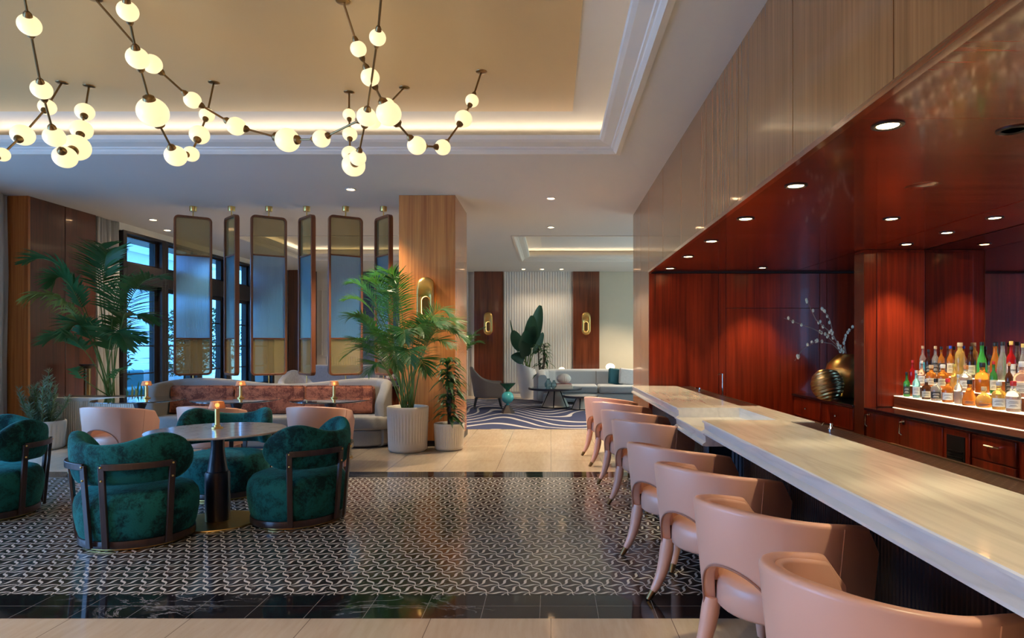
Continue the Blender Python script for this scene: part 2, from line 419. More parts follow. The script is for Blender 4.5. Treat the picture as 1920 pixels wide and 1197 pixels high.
def reeded():
    t = NT('reeded_glass'); nt = t.t; out = nt.nodes['Material Output']
    rf = t.n('ShaderNodeBsdfRefraction'); rf.inputs['Color'].default_value = (.62,.84,.98,1); rf.inputs['Roughness'].default_value = .32; rf.inputs['IOR'].default_value = 1.12
    df = t.n('ShaderNodeBsdfTranslucent'); df.inputs[0].default_value = (.22,.50,.80,1)
    g = t.n('ShaderNodeBsdfGlossy'); g.inputs['Roughness'].default_value = .2
    m0 = t.n('ShaderNodeMixShader'); m0.inputs[0].default_value = .35; nt.links.new(rf.outputs[0], m0.inputs[1]); nt.links.new(df.outputs[0], m0.inputs[2])
    m1 = t.n('ShaderNodeMixShader'); m1.inputs[0].default_value = .1; nt.links.new(m0.outputs[0], m1.inputs[1]); nt.links.new(g.outputs[0], m1.inputs[2])
    nt.links.new(m1.outputs[0], out.inputs[0]); return t.m
M['reeded'] = reeded()
def sheer():
    t = NT('sheer_curtain'); nt = t.t; out = nt.nodes['Material Output']
    t.set(Base_Color=(.74,.72,.70,1), Roughness=.9)
    tl = t.n('ShaderNodeBsdfTranslucent'); tl.inputs[0].default_value = (.8,.8,.8,1)
    m0 = t.n('ShaderNodeMixShader'); m0.inputs[0].default_value = .45; nt.links.new(t.b.outputs[0], m0.inputs[1]); nt.links.new(tl.outputs[0], m0.inputs[2]); nt.links.new(m0.outputs[0], out.inputs[0]); return t.m
M['sheer'] = sheer()
M['mirror'] = plain('smoked_mirror', (.42,.34,.33,1), .03, 1, var=0)
def vein_wall():
    t = NT('blue_veined_marble'); g = t.noise(t.coord((1.2,1,.45), rot=(0,.5,0)), 5, 6, .7, 2.4)
    v = t.math('ABSOLUTE', t.math('SINE', t.math('MULTIPLY', g, 42)))
    t.set(Base_Color=t.ramp(v, [(.1, (.22,.25,.3,1)), (.35, (.03,.045,.075,1))]), Roughness=.2); return t.m
M['veined'] = vein_wall()
def drip():
    t = NT('perforated_bar_mat'); vo = t.n('ShaderNodeTexVoronoi'); t.t.links.new(t.coord((1,1,0), (0,0,pi/4)), vo.inputs['Vector'])
    vo.inputs['Scale'].default_value = 26; vo.inputs['Randomness'].default_value = 0
    t.set(Base_Color=t.ramp(vo.outputs['Distance'], [(.12, (.20,.14,.10,1)), (.17, (.034,.014,.010,1))]), Roughness=.32, Metallic=.4); return t.m
M['drip'] = drip()
M['fluted'] = plain('black_fluted_metal', (.028,.026,.034,1), .25, .5)
# ================================================================== SETTING
XL = -7.6; YF = 18.86
def B(name, mat, *boxes, kind=True, **kw):
    mb = MB()
    for b in boxes: mb.box(*b)
    kw.setdefault('smooth', False)
    o = mb.build(name, mat, **kw)
    if kind: struct(o)
    return o
# floors (one level; different stones laid side by side)
mb = MB(); mb.box(-9, 6, -5, 3.41, -.1, 0); mb.box(-9, 6, 7.40, 11.2, -.1, 0); mb.box(-9, -2.9, 11.2, 19, -.1, 0); mb.box(-2.9, 6, 17.6, 19, -.1, 0)
struct(mb.build('floor', M['travertine'], smooth=False))
B('floor_mosaic', M['mosaic'], (-9, 4.2, 3.73, 7.08, -.1, 0))
B('floor_border', M['blackmarble'], (-9, 4.2, 0, .325, -.1, 0), loc=(0,3.408,0)); B('floor_border', M['blackmarble'], (-9, 4.2, 0, .32, -.1, 0), loc=(0,7.08,0))
o = B('carpet', M['carpet'], (-2.9, 4.98, 11.2, 17.6, -.1, .004), kind=False)
tag(o, 'navy and cream lounge carpet with flowing wavy stripes', 'carpet')
# ceiling with three coffers
HOLES = [(-6.9, .739, -1.2, 7.27), (-.74, 5.6, 12.75, 16.5), (-6.3, -2.75, 12.75, 16.3)]
xs = sorted({-9, 6} | {h[0] for h in HOLES} | {h[1] for h in HOLES}); ys = sorted({-5, 19} | {h[2] for h in HOLES} | {h[3] for h in HOLES})
mb = MB()
for i in range(len(xs)-1):
    for j in range(len(ys)-1):
        cx, cy = (xs[i]+xs[i+1])/2, (ys[j]+ys[j+1])/2
        if any(h[0] < cx < h[1] and h[2] < cy < h[3] for h in HOLES): continue
        mb.box(xs[i], xs[i+1], ys[j], ys[j+1], ZC, ZC+.05)
struct(mb.build('ceiling', M['ceil'], smooth=False))
def coffer(x0, x1, y0, y1, tan, p):
    def ring(i, z): return [(x0+i, y0+i, z), (x1-i, y0+i, z), (x1-i, y1-i, z), (x0+i, y1-i, z)]
    prof = [(-.05, ZC), (-.05, ZC-.012), (0, ZC-.016), (.018, ZC), (.03, ZC+.012), (.035, ZC+.03), (.055, ZC+.036), (.062, ZC+.05), (.16, ZC+.072), (.195, ZC+.09), (.2, ZL-.004), (.196, ZL), (.12, ZL), (-.28, ZL-.06), (-.28, ZU+.02)]
    rs = [ring(*q) for q in prof]; m = MB(); m.v = [p_ for r in rs for p_ in r]
    m.f = [(i*4+k, i*4+(k+1)%4, (i+1)*4+(k+1)%4, (i+1)*4+k) for i in range(len(rs)-1) for k in range(4)]
    struct(m.build('trim_coffer', M['white'], ang=15, smooth=False))
    ins = .51
    B('ceiling_coffer', M['white'], (x0-.3, x1+.3, y0-.3, y1+.3, ZU, ZU+.05))
    B('ceiling_coffer_panel', M['ceil_tan'] if tan else M['ceil'], (x0+ins, x1-ins, y0+ins, y1-ins, ZU-.006, ZU+.01))
    cove_lights(x0-.05, x1+.05, y0-.05, y1+.05, ZL+.01, p)
coffer(*HOLES[0], True, 1.0); coffer(*HOLES[1], False, .9); coffer(*HOLES[2], False, .9)
# left side: near glazing (out of the picture), wood block, far glazing
def wall_piece(n, m, *b, **k): return B(n, m, *b, **k)
B('wall_left', M['white'], (-8.2,-8.0,-5,-3,0,3.7), (-8.2,-8.0,8.15,9.36,0,3.7), (-8.2,-8.0,-3,8.15,3.3,3.7), (-8.2,-8.0,-3,8.15,0,.25))
mb = MB()
for k in range(9):
    y = -3+k*11.15/8; mb.box(-8.15, -8.02, y-.05, y+.05, .25, 3.3)
for z in (.27, 2.5, 3.28): mb.box(-8.15, -8.02, -3, 8.15, z-.04, z+.04)
struct(mb.build('window_6', M['steel_frame'], smooth=False))
B('wall_back', M['veneer'], (-9,6,-4.2,-4,0,3.7))
B('wall_left_wood', M['walnut_dark'], (-8.4, XL-.03, 9.38, 10.05, .1, ZC), (-8.4, XL-.03, 10.06, 10.73, .1, ZC), bevel=.004)
B('wall_left_lit_face', M['walnut'], (-7.93, XL-.03, 9.34, 9.38, .0, ZC)); B('wall_left_core', M['blackgap'], (-8.39, XL-.05, 9.39, 10.72, 0, ZC))  # front face of the pier given lighter wood to show it lit
B('baseboard_left', M['black'], (XL-.035, XL-.02, 9.36, 10.73, 0, .1))
B('wall_left_far', M['white'], (-8.2, XL-.2, 10.73, 11.38, 0, ZC), (-8.2, XL-.02, 11.3, 18.9, 3.52, 3.7), (-8.2, XL, 17.6, 18.9, 0, ZC))
for k in range(5):
    y0 = 11.38+1.24*k; x0, x1 = XL-.26, XL
    m = MB(); m.box(x0, x1, y0, y0+.10, 0, 3.53); m.box(x0, x1, y0+1.14, y0+1.24, 0, 3.53)
    m.box(x0, x1, y0+.1, y0+1.14, 2.60, 2.96); m.box(x0, x1, y0+.1, y0+1.14, 3.48, 3.53); m.box(x0, x1, y0+.1, y0+1.14, 0, .12)
    w = struct(m.build('window_%d' % (k+1), M['steel_frame'], smooth=False, bevel=.006))
    xs0, xs1 = XL-.17, XL-.10
    m = MB(); m.box(xs0, xs1, y0+.1, y0+.19, .12, 2.6); m.box(xs0, xs1, y0+1.05, y0+1.14, .12, 2.6); m.box(xs0, xs1, y0+.19, y0+1.05, 2.52, 2.6); m.box(xs0, xs1, y0+.19, y0+1.05, .12, .50)
    m.box(xs0, xs1, y0+.1, y0+.17, 2.96, 3.48); m.box(xs0, xs1, y0+1.07, y0+1.14, 2.96, 3.48); m.box(xs0, xs1, y0+.1, y0+1.1, 3.44, 3.48); m.box(xs0, xs1, y0+.1, y0+1.1, 2.96, 3.0)
    for z in (1.98, 1.46, .94): m.box(XL-.15, XL-.12, y0+.19, y0+1.05, z-.012, z+.012)
    m.build('sash', M['steel_frame'], w, smooth=False)
    m = MB(); m.box(XL-.138, XL-.132, y0+.19, y0+1.05, .5, 2.52); m.box(XL-.138, XL-.132, y0+.17, y0+1.07, 3.0, 3.44)
    m.build('pane', M['pane'], w, smooth=False)
# curtains
def curtain(x, y0, y1, label, amp=.05, n=9):
    m = MB(); N = n*8; top = ZC-.01; vs = []
    for i in range(N+1):
        t = i/N; y = y0+(y1-y0)*t; ph = t*n*2*pi; dx = amp*sin(ph)*(.8+.2*sin(3.1*ph))
        for z, q in ((.02, 1.25), (1.2, 1.1), (2.5, 1), (top, .7)): vs.append((x+dx*q+.012*sin(z*2+t*9), y+.01*sin(ph*1.7+z), z))
    m.add(vs, [(i*4+k, i*4+k+1, (i+1)*4+k+1, (i+1)*4+k) for i in range(N) for k in range(3)])
    o = m.build('sheer_curtain', M['sheer'], ang=180); so = o.modifiers.new('s', 'SOLIDIFY'); so.thickness = .004
    tag(o, label, 'curtain')
curtain(-7.90, 8.1, 9.3, 'cream sheer curtain at the far left in front of the wood-faced pier', .05, 7)
curtain(XL-.06, 10.78, 11.36, 'white sheer curtain hanging between wood pier and first dark-framed window', .035, 6)
# column in the middle
B('wall_column', M['walnut'], (-2.21, -1.39, 9.3, 10.56, .0, ZC), bevel=.004)
B('trim_1', M['black'], (-2.225, -1.375, 9.285, 10.575, 0, .08))
# fascia panels over the bar (1.08 m boards with dark joints)
mb = MB(); y = 9.0-1.075*12+.0
edges = [-4.0,-2.78,-1.71,-.64,.43,1.50,2.57,3.64,4.70,5.67,6.76,7.86,9.0]
for a, b in zip(edges[:-1], edges[1:]): mb.box(XF, XF+.03, a+.004, b-.004, ZS, ZC)
struct(mb.build('wall_fascia', M['veneer'], smooth=False, bevel=.002))
mb = MB()
for a, b in zip([9.0, 9.8, 10.25], [9.8, 10.25, 10.7]): mb.box(XF, XF+.03, a+.004, b-.004, 0, ZC)
struct(mb.build('wall_end_panel', M['veneer'], smooth=False, bevel=.002))
B('wall_fascia_core', M['blackgap'], (XF+.012, XF+.2, -4, 9.1, ZS+.005, ZC), (XF+.012, 5, 9.05, 10.69, 0, ZC))
B('trim_2', M['mahog_y'], (XF-.012, XF+.03, -4, 9.0, ZS-.02, ZS+.012))
# soffit ceiling (boards)
mb = MB()
for x0, x1 in ((XF+.03, 3.396), (3.404, 4.35)):
    for a, b in zip([-4, 0.3, 2.95, 5.1, 7.2], [.3, 2.95, 5.1, 7.2, 9.0]): mb.box(x0, x1, a+.001, b-.001, ZS, ZS+.03)
struct(mb.build('ceiling_soffit', M['mahog_x'], smooth=False))
B('ceiling_soffit_core', M['blackgap'], (XF+.05, 4.6, -4, 9.0, ZS+.012, ZS+.2))
# red wall at end of bar
mb = MB()
for a, b, z0, z1 in ((XF+.002, 2.36, 0, ZS-.025), (2.36, 2.46, 0, ZS-.025), (2.46, 3.78, 1.99, ZS-.025), (2.46, 3.78, 0, 1.985), (3.78, 3.88, 0, ZS-.025), (3.88, 5.0, 0, ZS-.025)):
    mb.box(a+.003, b-.003, 9.0, 9.04, z0, z1)
struct(mb.build('wall_bar_end', M['mahog'], smooth=False, bevel=.002))
B('trim_3', M['blackgap'], (XF+.03, 5, 8.985, 9.04, ZS-.02, ZS))
# return wall with two panels, and the mirror along the back bar
XM = 4.05
B('wall_return', M['mahog'], (3.4, XM-.002, 6.94, 7.16, 0, ZS-.004)); B('wall_return_edge', M['lounge_wood'], (3.392, 3.4, 6.935, 7.16, 0, ZS-.03)); B('wall_return_panel', M['mahog'], (3.53, XM-.003, 6.925, 6.94, .8, ZS-.03), bevel=.003)
B('wall_alcove', M['walnut_dark'], (XM+.305, XM+.4, 7.16, 9.0, 0, ZS))
B('wall_mirror', M['mirror'], (XM, XM+.02, -4, 6.94, .8, ZS-.005))
B('wall_right', M['walnut_dark'], (XM+.02, XM+.2, -4, 7.1, 0, ZS))
# far walls
def ribs(m, x0, x1, y, z0, z1, pitch=.07, curve=0):
    n = int((x1-x0)/pitch); pts = []
    for i in range(n):
        for a in range(5):
            t = a/4; x = x0+(i+t)*pitch; dy = -.022*sin(pi*t); u = (x-x0)/(x1-x0)
            pts.append((x, y+dy-curve*(1-4*(u-.5)**2)*-1, 0))
    b = len(m.v); m.v += [(p[0], p[1], z0) for p in pts]+[(p[0], p[1], z1) for p in pts]; k = len(pts)
    m.f += [(b+i, b+i+1, b+k+i+1, b+k+i) for i in range(k-1)]
m = MB(); ribs(m, -1.40, .64, YF-.02, .12, ZC, .075); o = struct(m.build('wall_far_ribbed', M['white'], ang=70))
B('wall_far_left_wood', M['lounge_wood'], (-2.25, -1.41, YF-.10, YF, .2, ZC)); B('wall_far_right_wood', M['lounge_wood'], (.65, 1.42, YF-.10, YF, .2, ZC))
B('wall_far_beige', M['beige'], (1.42, 6, YF-.02, YF+.1, 0, ZC)); B('wall_far', M['white'], (-9, 6, YF+.1, YF+.2, 0, ZC+.1), (-2.9, -2.50, YF-.02, YF+.1, 0, ZC), (-1.41, .65, YF, YF+.1, 0, ZC))
B('baseboard_far', M['walnut_dark'], (-2.25, -1.41, YF-.11, YF, 0, .2), (.65, 1.42, YF-.11, YF, 0, .2)); B('trim_4', M['white'], (-2.25, 1.42, YF-.16, YF-.1, 0, .06), (-2.47, -2.44, YF-.03, YF, 0, ZC), (-2.29, -2.26, YF-.03, YF, 0, ZC))
B('wall_far_right', M['beige'], (5.0, 5.2, 9, 11.5, 0, ZC), (5.0, 5.2, 17.6, 19, 0, ZC), (5.0, 5.2, 11.5, 17.6, 3.2, ZC), (5.0, 5.2, 11.5, 17.6, 0, .35))
mb = MB()
for k in range(6): mb.box(5.08, 5.14, 11.5+k*1.22-.05, 11.5+k*1.22+.05, .35, 3.2)
for z in (.38, 2.5, 3.17): mb.box(5.08, 5.14, 11.5, 17.6, z-.035, z+.035)
w7 = struct(mb.build('window_7', M['steel_frame'], smooth=False))
mb = MB(); mb.box(5.105, 5.112, 11.5, 17.6, .35, 3.2); mb.build('pane', M['warm_filter_pane'], w7, smooth=False)  # added warm filter across the unseen opening
# far left : wood pier, panelled white wall with wainscot, veined marble
B('wall_far_pier', M['walnut_dark'], (-7.55, -6.88, YF-.45, YF, 0, ZC)); B('wall_far_white', M['white'], (-6.88, -5.56, YF-.05, YF, 0, ZC), (-4.40, -2.9, YF-.05, YF, 0, ZC))
B('wall_far_marble', M['veined'], (-5.56, -4.40, YF-.08, YF, 0, ZC-.02))
m = MB(); ribs(m, -6.6, -5.6, YF-.06, .0, 1.15, .07); m.box(-6.86, -5.56, YF-.08, YF-.05, 1.15, 1.19); m.box(-6.86, -5.56, YF-.08, YF-.05, 1.55, 1.58)
m.box(-6.86, -5.56, YF-.07, YF-.05, 3.1, 3.13); m.box(-6.75, -6.72, YF-.07, YF-.05, 1.2, 3.1)
struct(m.build('trim_5', M['white'], smooth=False))
# divider wall behind the sofa
B('wall_divider', M['walnut_dark'], (-6.15, -2.23, 10.0, 10.2, 0, .79)); B('trim_6', M['black'], (-6.2, -2.22, 9.97, 10.23, .79, .83))
# ------------------------------------------------------------------ outside
B('terrace', M['travertine'], (-18, XL-.27, 3, 26, -.14, -.04), kind=True)
pw = plain('pale_render', (.62,.66,.70,1), .8)
m = MB(); m.box(-18.5, -18, 4, 34, -.1, 7.5); m.box(-18, -17.8, 4, 34, 5.5, 5.62); m.box(-18, -17.2, 4, 34, 4.1, 4.3)
for k in range(9): m.box(-18, -17.95, 5+k*3.1, 5.1+k*3.1, 0, 4.1)
tag(m.build('neighbouring_building', pw, smooth=False), 'pale neighbouring building beyond the terrace, seen through the windows', 'building')
def tree(x, y, h, r, label, seed, n=1500):
    rnd = random.Random(seed); t = thing('terrace_tree', label, 'tree', (x, y, -.04), group='small trees on the terrace')
    m = MB(); m.tube([(0,0,.4), (.05,.02,h*.4), (-.02,.05,h*.85)], [.035,.03,.012], 8)
    for k in range(9):
        a = rnd.uniform(0, 6.28); z = h*rnd.uniform(.3,.8); m.tube([(0,.02,z), (r*.6*cos(a), r*.6*sin(a), z+.3)], [.012,.005], 5)
    m.build('trunk', M['bark'], t)
    m = MB(); m.lathe([(.0,0),(.24,0),(.3,.42),(.27,.42),(.26,.38),(0,.38)], seg=24); m.build('tub', M['whitepot'], t)
    m = MB()
    for i in range(n):
        z = rnd.uniform(.12, 1); rr = r*sqrt(rnd.random())*(1.15-.7*abs(z-.45)); a = rnd.uniform(0, 6.28)
        p = Vector((rr*cos(a), rr*sin(a), .55+z*(h-.55))); d = Vector((rnd.uniform(-1,1), rnd.uniform(-1,1), rnd.uniform(-.5,.9))).normalized(); s = d.cross(Vector((rnd.random(), rnd.random(), .3))).normalized()
        m.strip([p, p+d*.05, p+d*.11], [.01,.045,.004], s)
    m.build('foliage', M['tree'], t, smooth=False)['kind'] = 'stuff'
k = 0
for x, y, h, r in ((-9.6,13.9,2.5,.42), (-9.3,16.2,2.4,.45), (-9.7,18.5,2.6,.5), (-9.4,20.6,2.7,.5), (-10.2,22.8,3.4,.8)):
    k += 1; tree(x, y, h, r, ['leafy terrace tree seen through the nearest tall window','leafy terrace tree seen between first and second hanging screens','leafy terrace tree seen behind second hanging screen','leafy terrace tree beside the farthest visible window','tallest round terrace tree behind the second screen'][k-1], k)
t = thing('terrace_railing', 'thin metal railing running along the terrace outside', 'railing', (-12.0, 12, 0))
for z in (1.1, .95, .5): m = MB(); m.box(-.02, .02, 0, 14, z-.015, z+.015); m.build('rail', M['chrome'], t)
for i in range(8): m = MB(); m.box(-.02, .02, i*2-.02, i*2+.02, -.04, 1.1); m.build('post', M['chrome'], t)
fo = fabric('outdoor_cushion', (.62,.66,.68,1)); ft = fabric('outdoor_teal', (.10,.34,.38,1))
for i, (y, mt, lb) in enumerate(((13.6, fo, 'pale outdoor sofa behind the nearest tall window'), (16.6, ft, 'teal outdoor sofa behind the second hanging screen'), (19.0, fo, 'pale outdoor sofa beside the far terrace trees'))):
    t = thing('outdoor_sofa', lb, 'sofa', (-10.95, y, -.04))
    m = MB(); m.box(-.45,.45,-1,1,.12,.42); m.build('seat', mt, t, bevel=.06, seg=3)
    m = MB(); m.box(-.5,-.25,-1.05,1.05,.2,.85); m.build('backrest', mt, t, bevel=.06, seg=3)
    m = MB(); m.box(-.4,.4,-.9,.9,0,.12); m.build('base', M['black'], t)

# ================================================================== BAR
YB0, YB1 = 1.25, 9.0       # counter run: near end out of frame .. red wall
XC0, XC1, XR = 1.13, 1.75, 1.93
ZB, ZLOW = .90, .815
def slab(zt):   # cross section of the marble edge
    return [(XC0+.004, zt), (XC0, zt-.006), (XC0, zt-.016), (XC0+.014, zt-.022), (XC0+.018, zt-.066), (XC0+.004, zt-.076), (XC0-.006, zt-.084), (XC0-.006, zt-.096), (XC0+.02, zt-.10), (XC0+.3, zt-.10)]
bar = thing('bar_counter', 'long cream marble bar counter with black fluted front and a lowered section', 'bar counter', (0,0,0))
m = MB()
for y0, y1 in ((YB0, 4.78), (5.74, 8.96)):
    m.prism_y([(XC1,ZB)]+slab(ZB)+[(XC1,ZB-.10)], y0, y1)
for y0, y1 in ((4.70, 5.55),): m.box(XC1, XR, 4.68, 5.92, ZB-.1, ZB)
m.box(1.69, XC1, 4.78, 5.74, ZB-.1, ZB)
m.build('marble_top', M['barmarble'], bar, ang=30)
m = MB(); m.prism_y([(1.69,ZLOW)]+[(x-.01,z) for x,z in slab(ZLOW)]+[(1.69,ZLOW-.10)], 4.70, 5.80); m.build('lowered_top', M['barmarble'], bar, ang=30)
m = MB(); m.box(1.69, XC1, 4.78, 5.74, ZLOW-.1, ZB-.1); m.build('lowered_back', M['barmarble'], bar)
m = MB(); m.box(XF+.06, 1.86, YB0+.05, 4.7, .02, ZB-.1); m.box(1.66, 1.86, 4.7, 5.8, .02, ZLOW-.1); m.box(XF+.06, 1.86, 5.8, 8.98, .02, ZB-.1); m.build('body', M['black'], bar, smooth=False)
m = MB()
yy = YB0+.06
while yy < 8.95:
    if not 4.72 < yy < 5.78: m.tube([(XF+.05, yy, .03), (XF+.05, yy, ZB-.1)], .011, 6, cap=False)
    yy += .028
for a, b in ((YB0+.05, 4.72), (5.78, 8.96)):
    m.box(XF+.035, XF+.06, a, b, .76, .768); m.box(XF+.02, XF+.07, a, b, 0, .09)
for k in range(10): m.tube([(1.64, 4.76+k*.11, .03), (1.64, 4.76+k*.11, ZLOW-.1)], .02, 6, cap=False)
m.build('fluted_front', M['fluted'], bar)
for a, b in ((YB0, 4.68), (5.92, 8.9)):
    m = MB(); m.box(XC1+.002, XR, a, b, ZB-.05, ZB-.006); m.build('drip_mat', M['drip'], bar, smooth=False)
    m = MB(); m.box(XC1, XC1+.004, a, b, ZB-.05, ZB-.002); m.box(XR, XR+.006, a, b, ZB-.08, ZB); m.build('rail_edge', M['bronze'], bar, smooth=False)
m = MB(); m.box(XR+.006, 2.35, 3.1, 4.4, .74, .79); m.build('underbar_tray', M['bronze'], bar, bevel=.01)
tl = [(1.97, 8.3), (1.98, 7.4), (1.98, 4.3)]
for i, (x, y) in enumerate(((2.2, 8.2), (1.86, 4.25), (1.86, 8.0))):
    t = thing('bar_tap', ['tall slim chrome tap rising behind the bar at the red wall', 'small chrome tap on the near bar rail', 'small chrome tap on the far bar rail'][i], 'tap', (x, y, (.6, ZB-.006, ZB-.006)[i]))
    hh = (.5, .045, .04)[i]; m = MB(); m.lathe([(.02,0),(.02,.01),(.01,.02),(.009,hh),(0,hh)], seg=12); m.build('stem', M['chrome'], t)
    m = MB(); m.tube([(0,0,hh-.01), (-.05,0,hh), (-.06,0,hh-.015)], .006, 8); m.build('spout', M['chrome'], t)
# ---- back bar cabinets
bb = thing('back_bar_cabinet', 'dark red wood back bar cabinet with black stone top, pull handles and vent grilles', 'cabinet', (0,0,0))
m = MB(); m.box(3.42, XM-.002, 1.0, 6.925, 0, .76); m.build('body', M['mahog'], bb, smooth=False)
m = MB(); m.box(3.38, XM-.002, 1.0, 6.925, .762, .792); m.build('stone_top', M['blackstone'], bb, bevel=.004)
units = [('door', 6.25, 6.90), ('door', 5.56, 6.23), ('vent', 5.20, 5.54), ('drawer', 4.68, 5.17), ('vent', 3.9, 4.62), ('drawer', 3.3, 3.85)]
for kd, a, b in units:
    if kd == 'door':
        m = MB(); m.box(3.40, 3.42, a, b, .08, .745); d = m.build('door', M['mahog'], bb, bevel=.004)
        m = MB(); m.box(3.385, 3.4, b-.10, b-.06, .70, .74); m.tube([(3.385,b-.08,.73),(3.35,b-.08,.72),(3.345,b-.08,.62),(3.37,b-.08,.60)], .008, 8); m.build('handle', M['chrome'], d)
    elif kd == 'drawer':
        for z0, z1 in ((.56,.745), (.3,.55)):
            m = MB(); m.box(3.40, 3.42, a, b, z0, z1); d = m.build('drawer', M['mahog'], bb, bevel=.004)
            m = MB(); c = (a+b)/2; m.tube([(3.4,c-.06,z1-.07),(3.37,c-.05,z1-.065),(3.37,c+.05,z1-.065),(3.4,c+.06,z1-.07)], .009, 8); m.build('handle', M['chrome'], d)
    else:
        m = MB(); m.box(3.40, 3.42, a, b, .08, .745); d = m.build('vent_frame', M['mahog'], bb, bevel=.004)
        m = MB(); m.box(3.394, 3.402, a+.05, b-.05, .2, .7)
        for q in range(14): z = .28+q*.022; m.box(3.384, 3.396, a+.07, b-.07, z, z+.009)
        m.build('vent_grille', M['black'], d, smooth=False)
# tiered bottle display
bd = thing('bottle_display', 'stepped wooden bottle display with softly lit treads on the back bar', 'display shelf', (0,0,0))
TX = [(3.70,.915), (3.815,1.03), (3.93,1.145)]
m = MB()
for i, (x, z) in enumerate(TX): m.box(x, XM-.004, 1.5, 6.90, .792 if i == 0 else TX[i-1][1], z)
m.build('step_body', M['mahog_y'], bd, smooth=False)
for i, (x, z) in enumerate(TX):
    m = MB(); m.box(x-.006, (TX[i+1][0] if i < 2 else XM-.006)-.001, 1.5, 6.895, z, z+.006); m.build('lit_tread', M['shelf_light'], bd, smooth=False)
m = MB(); m.box(3.685, 3.70, 1.5, 6.90, .792, .7955); m.build('light_strip', M['shelf_light'], bd, smooth=False)
# alcove cabinet
ac = thing('alcove_cabinet', 'low dark red wood alcove cabinet with black stone top under the gold vases', 'cabinet', (0,0,0))
m = MB(); m.box(3.42, XM+.3, 7.17, 8.99, 0, .76); m.build('body', M['mahog'], ac, smooth=False)
m = MB(); m.box(3.38, XM+.3, 7.17, 8.99, .762, .792); m.build('stone_top', M['blackstone'], ac, bevel=.004)
for a, b in ((7.2, 8.05), (8.08, 8.96)):
    for z0, z1 in ((.5,.745), (.1,.49)):
        m = MB(); m.box(3.40, 3.42, a, b, z0, z1); d = m.build('drawer', M['mahog'], ac, bevel=.004)
        m = MB(); m.sphere((3.385, (a+b)/2, (z0+z1)/2), .014, 10, 6); m.build('knob', M['chrome'], d)
# ---- vases and branches
v = thing('gold_vase', 'large angular gold vase holding budding branches in the bar alcove', 'vase', (3.75, 8.07, .792))
m = MB(); m.lathe([(.12,0),(.2,.04),(.30,.22),(.32,.32),(.27,.44),(.15,.55),(.13,.56),(.12,.55),(.10,.5)], seg=26, sx=.9, sy=.9); m.build('body', M['brass'], v)
t = NT('ribbed_gold'); w = t.n('ShaderNodeTexWave', wave_type='BANDS', bands_direction='Z'); t.t.links.new(t.coord((1,1,1), (.25,.2,0)), w.inputs[0]); w.inputs['Scale'].default_value = 8; w.inputs['Distortion'].default_value = 1.2
t.set(Base_Color=(.52,.38,.17,1), Metallic=1, Roughness=.3); t.bump(w.outputs['Fac'], .9, .02); M['ribgold'] = t.m
vp = at(1551, 716, 7.75)
v2 = thing('gold_vase', 'round ribbed pale gold vase in front of the angular vase', 'vase', (vp.x, 7.75, .792))
m = MB(); m.lathe([(.05,0),(.12,.03),(.178,.12),(.19,.2),(.172,.29),(.11,.36),(.05,.38),(.045,.375),(.03,.3)], seg=30); m.build('body', M['ribgold'], v2)
br = thing('budding_branches', 'bare branches with pale buds standing in the large gold vase', 'branches', (3.72, 8.05, 1.30))
bark = plain('twig', (.34,.19,.13,1), .7); budm = plain('bud', (.85,.74,.50,1), .6); base = Vector((3.72, 8.05, 1.30))
def pb(px, py, d): return at(px, py, d)-base
tw = [[(1580,663,8.0),(1568,640,7.95),(1553,620,7.9),(1530,600,7.85),(1512,562,7.8)], [(1580,663,8.05),(1566,645,8.0),(1548,628,8.0),(1520,615,7.9),(1470,597,7.8)],
      [(1580,663,8),(1560,645,7.8),(1530,640,7.7),(1505,655,7.6),(1490,677,7.55)], [(1582,663,8.1),(1563,630,8.1),(1556,600,8.1),(1545,582,8.1),(1541,580,8.1)], [(1586,663,8),(1582,640,8),(1585,628,8),(1600,614,8.05)]]
rnd = random.Random(3)
for tws in tw:
    pts = [pb(*q) for q in tws]; m = MB(); m.tube(pts, [.008]+[.0055]*(len(pts)-2)+[.003], 6); b = m.build('branch', bark, br)
    for i in range(len(pts)-1):
        for q in range(2+(i > 0)):
            p = pts[i].lerp(pts[i+1], rnd.random()); dd = Vector((rnd.uniform(-1,1), rnd.uniform(-1,1), rnd.uniform(0,1)))*.016
            m = MB(); m.sphere((0,0,0), .016, 8, 6, (1,1,1.5)); m.build('bud', budm, b, loc=p+dd)
# ---- bottles
def gm(name, c, tr=.75, rough=.04):
    t = NT(name); t.set(Base_Color=c, Roughness=rough, Transmission_Weight=tr, IOR=1.35, Specular_IOR_Level=.6); return t.m
GC = {'clear': gm('clear_glass', (.80,.82,.80,1), .85), 'amber': gm('amber_liquor', (.75,.27,.04,1), .7), 'gold': gm('golden_liquor', (.85,.62,.18,1), .75), 'red': gm('red_liquor', (.36,.010,.012,1), .35), 'dark': gm('dark_glass', (.045,.015,.01,1), .2),
      'green': gm('green_glass', (.05,.26,.06,1), .5), 'emerald': gm('emerald_liquor', (.10,.62,.12,1), .6), 'blue': gm('blue_glass', (.30,.72,.80,1), .7), 'brown': gm('brown_glass', (.10,.03,.012,1), .3), 'rose': gm('rosy_glass', (.75,.45,.35,1), .75)}
CC = {k: plain(k+'_cap', c, .4) for k, c in {'cork':(.55,.42,.25,1),'blackcap':(.015,.015,.015,1),'silver':(.5,.5,.5,1),'bluecap':(.02,.06,.45,1),'redcap':(.5,.02,.02,1),'copper':(.5,.2,.06,1),'whitecap':(.75,.74,.7,1),'goldcap':(.6,.42,.12,1)}.items()}
LC = {k: plain(k+'_label', c, .6, var=.1, vs=40) for k, c in {'cream':(.68,.62,.48,1),'black':(.03,.03,.03,1),'sky':(.10,.50,.68,1),'white':(.72,.72,.70,1),'redl':(.45,.03,.03,1),'orange':(.75,.22,.03,1)}.items()}
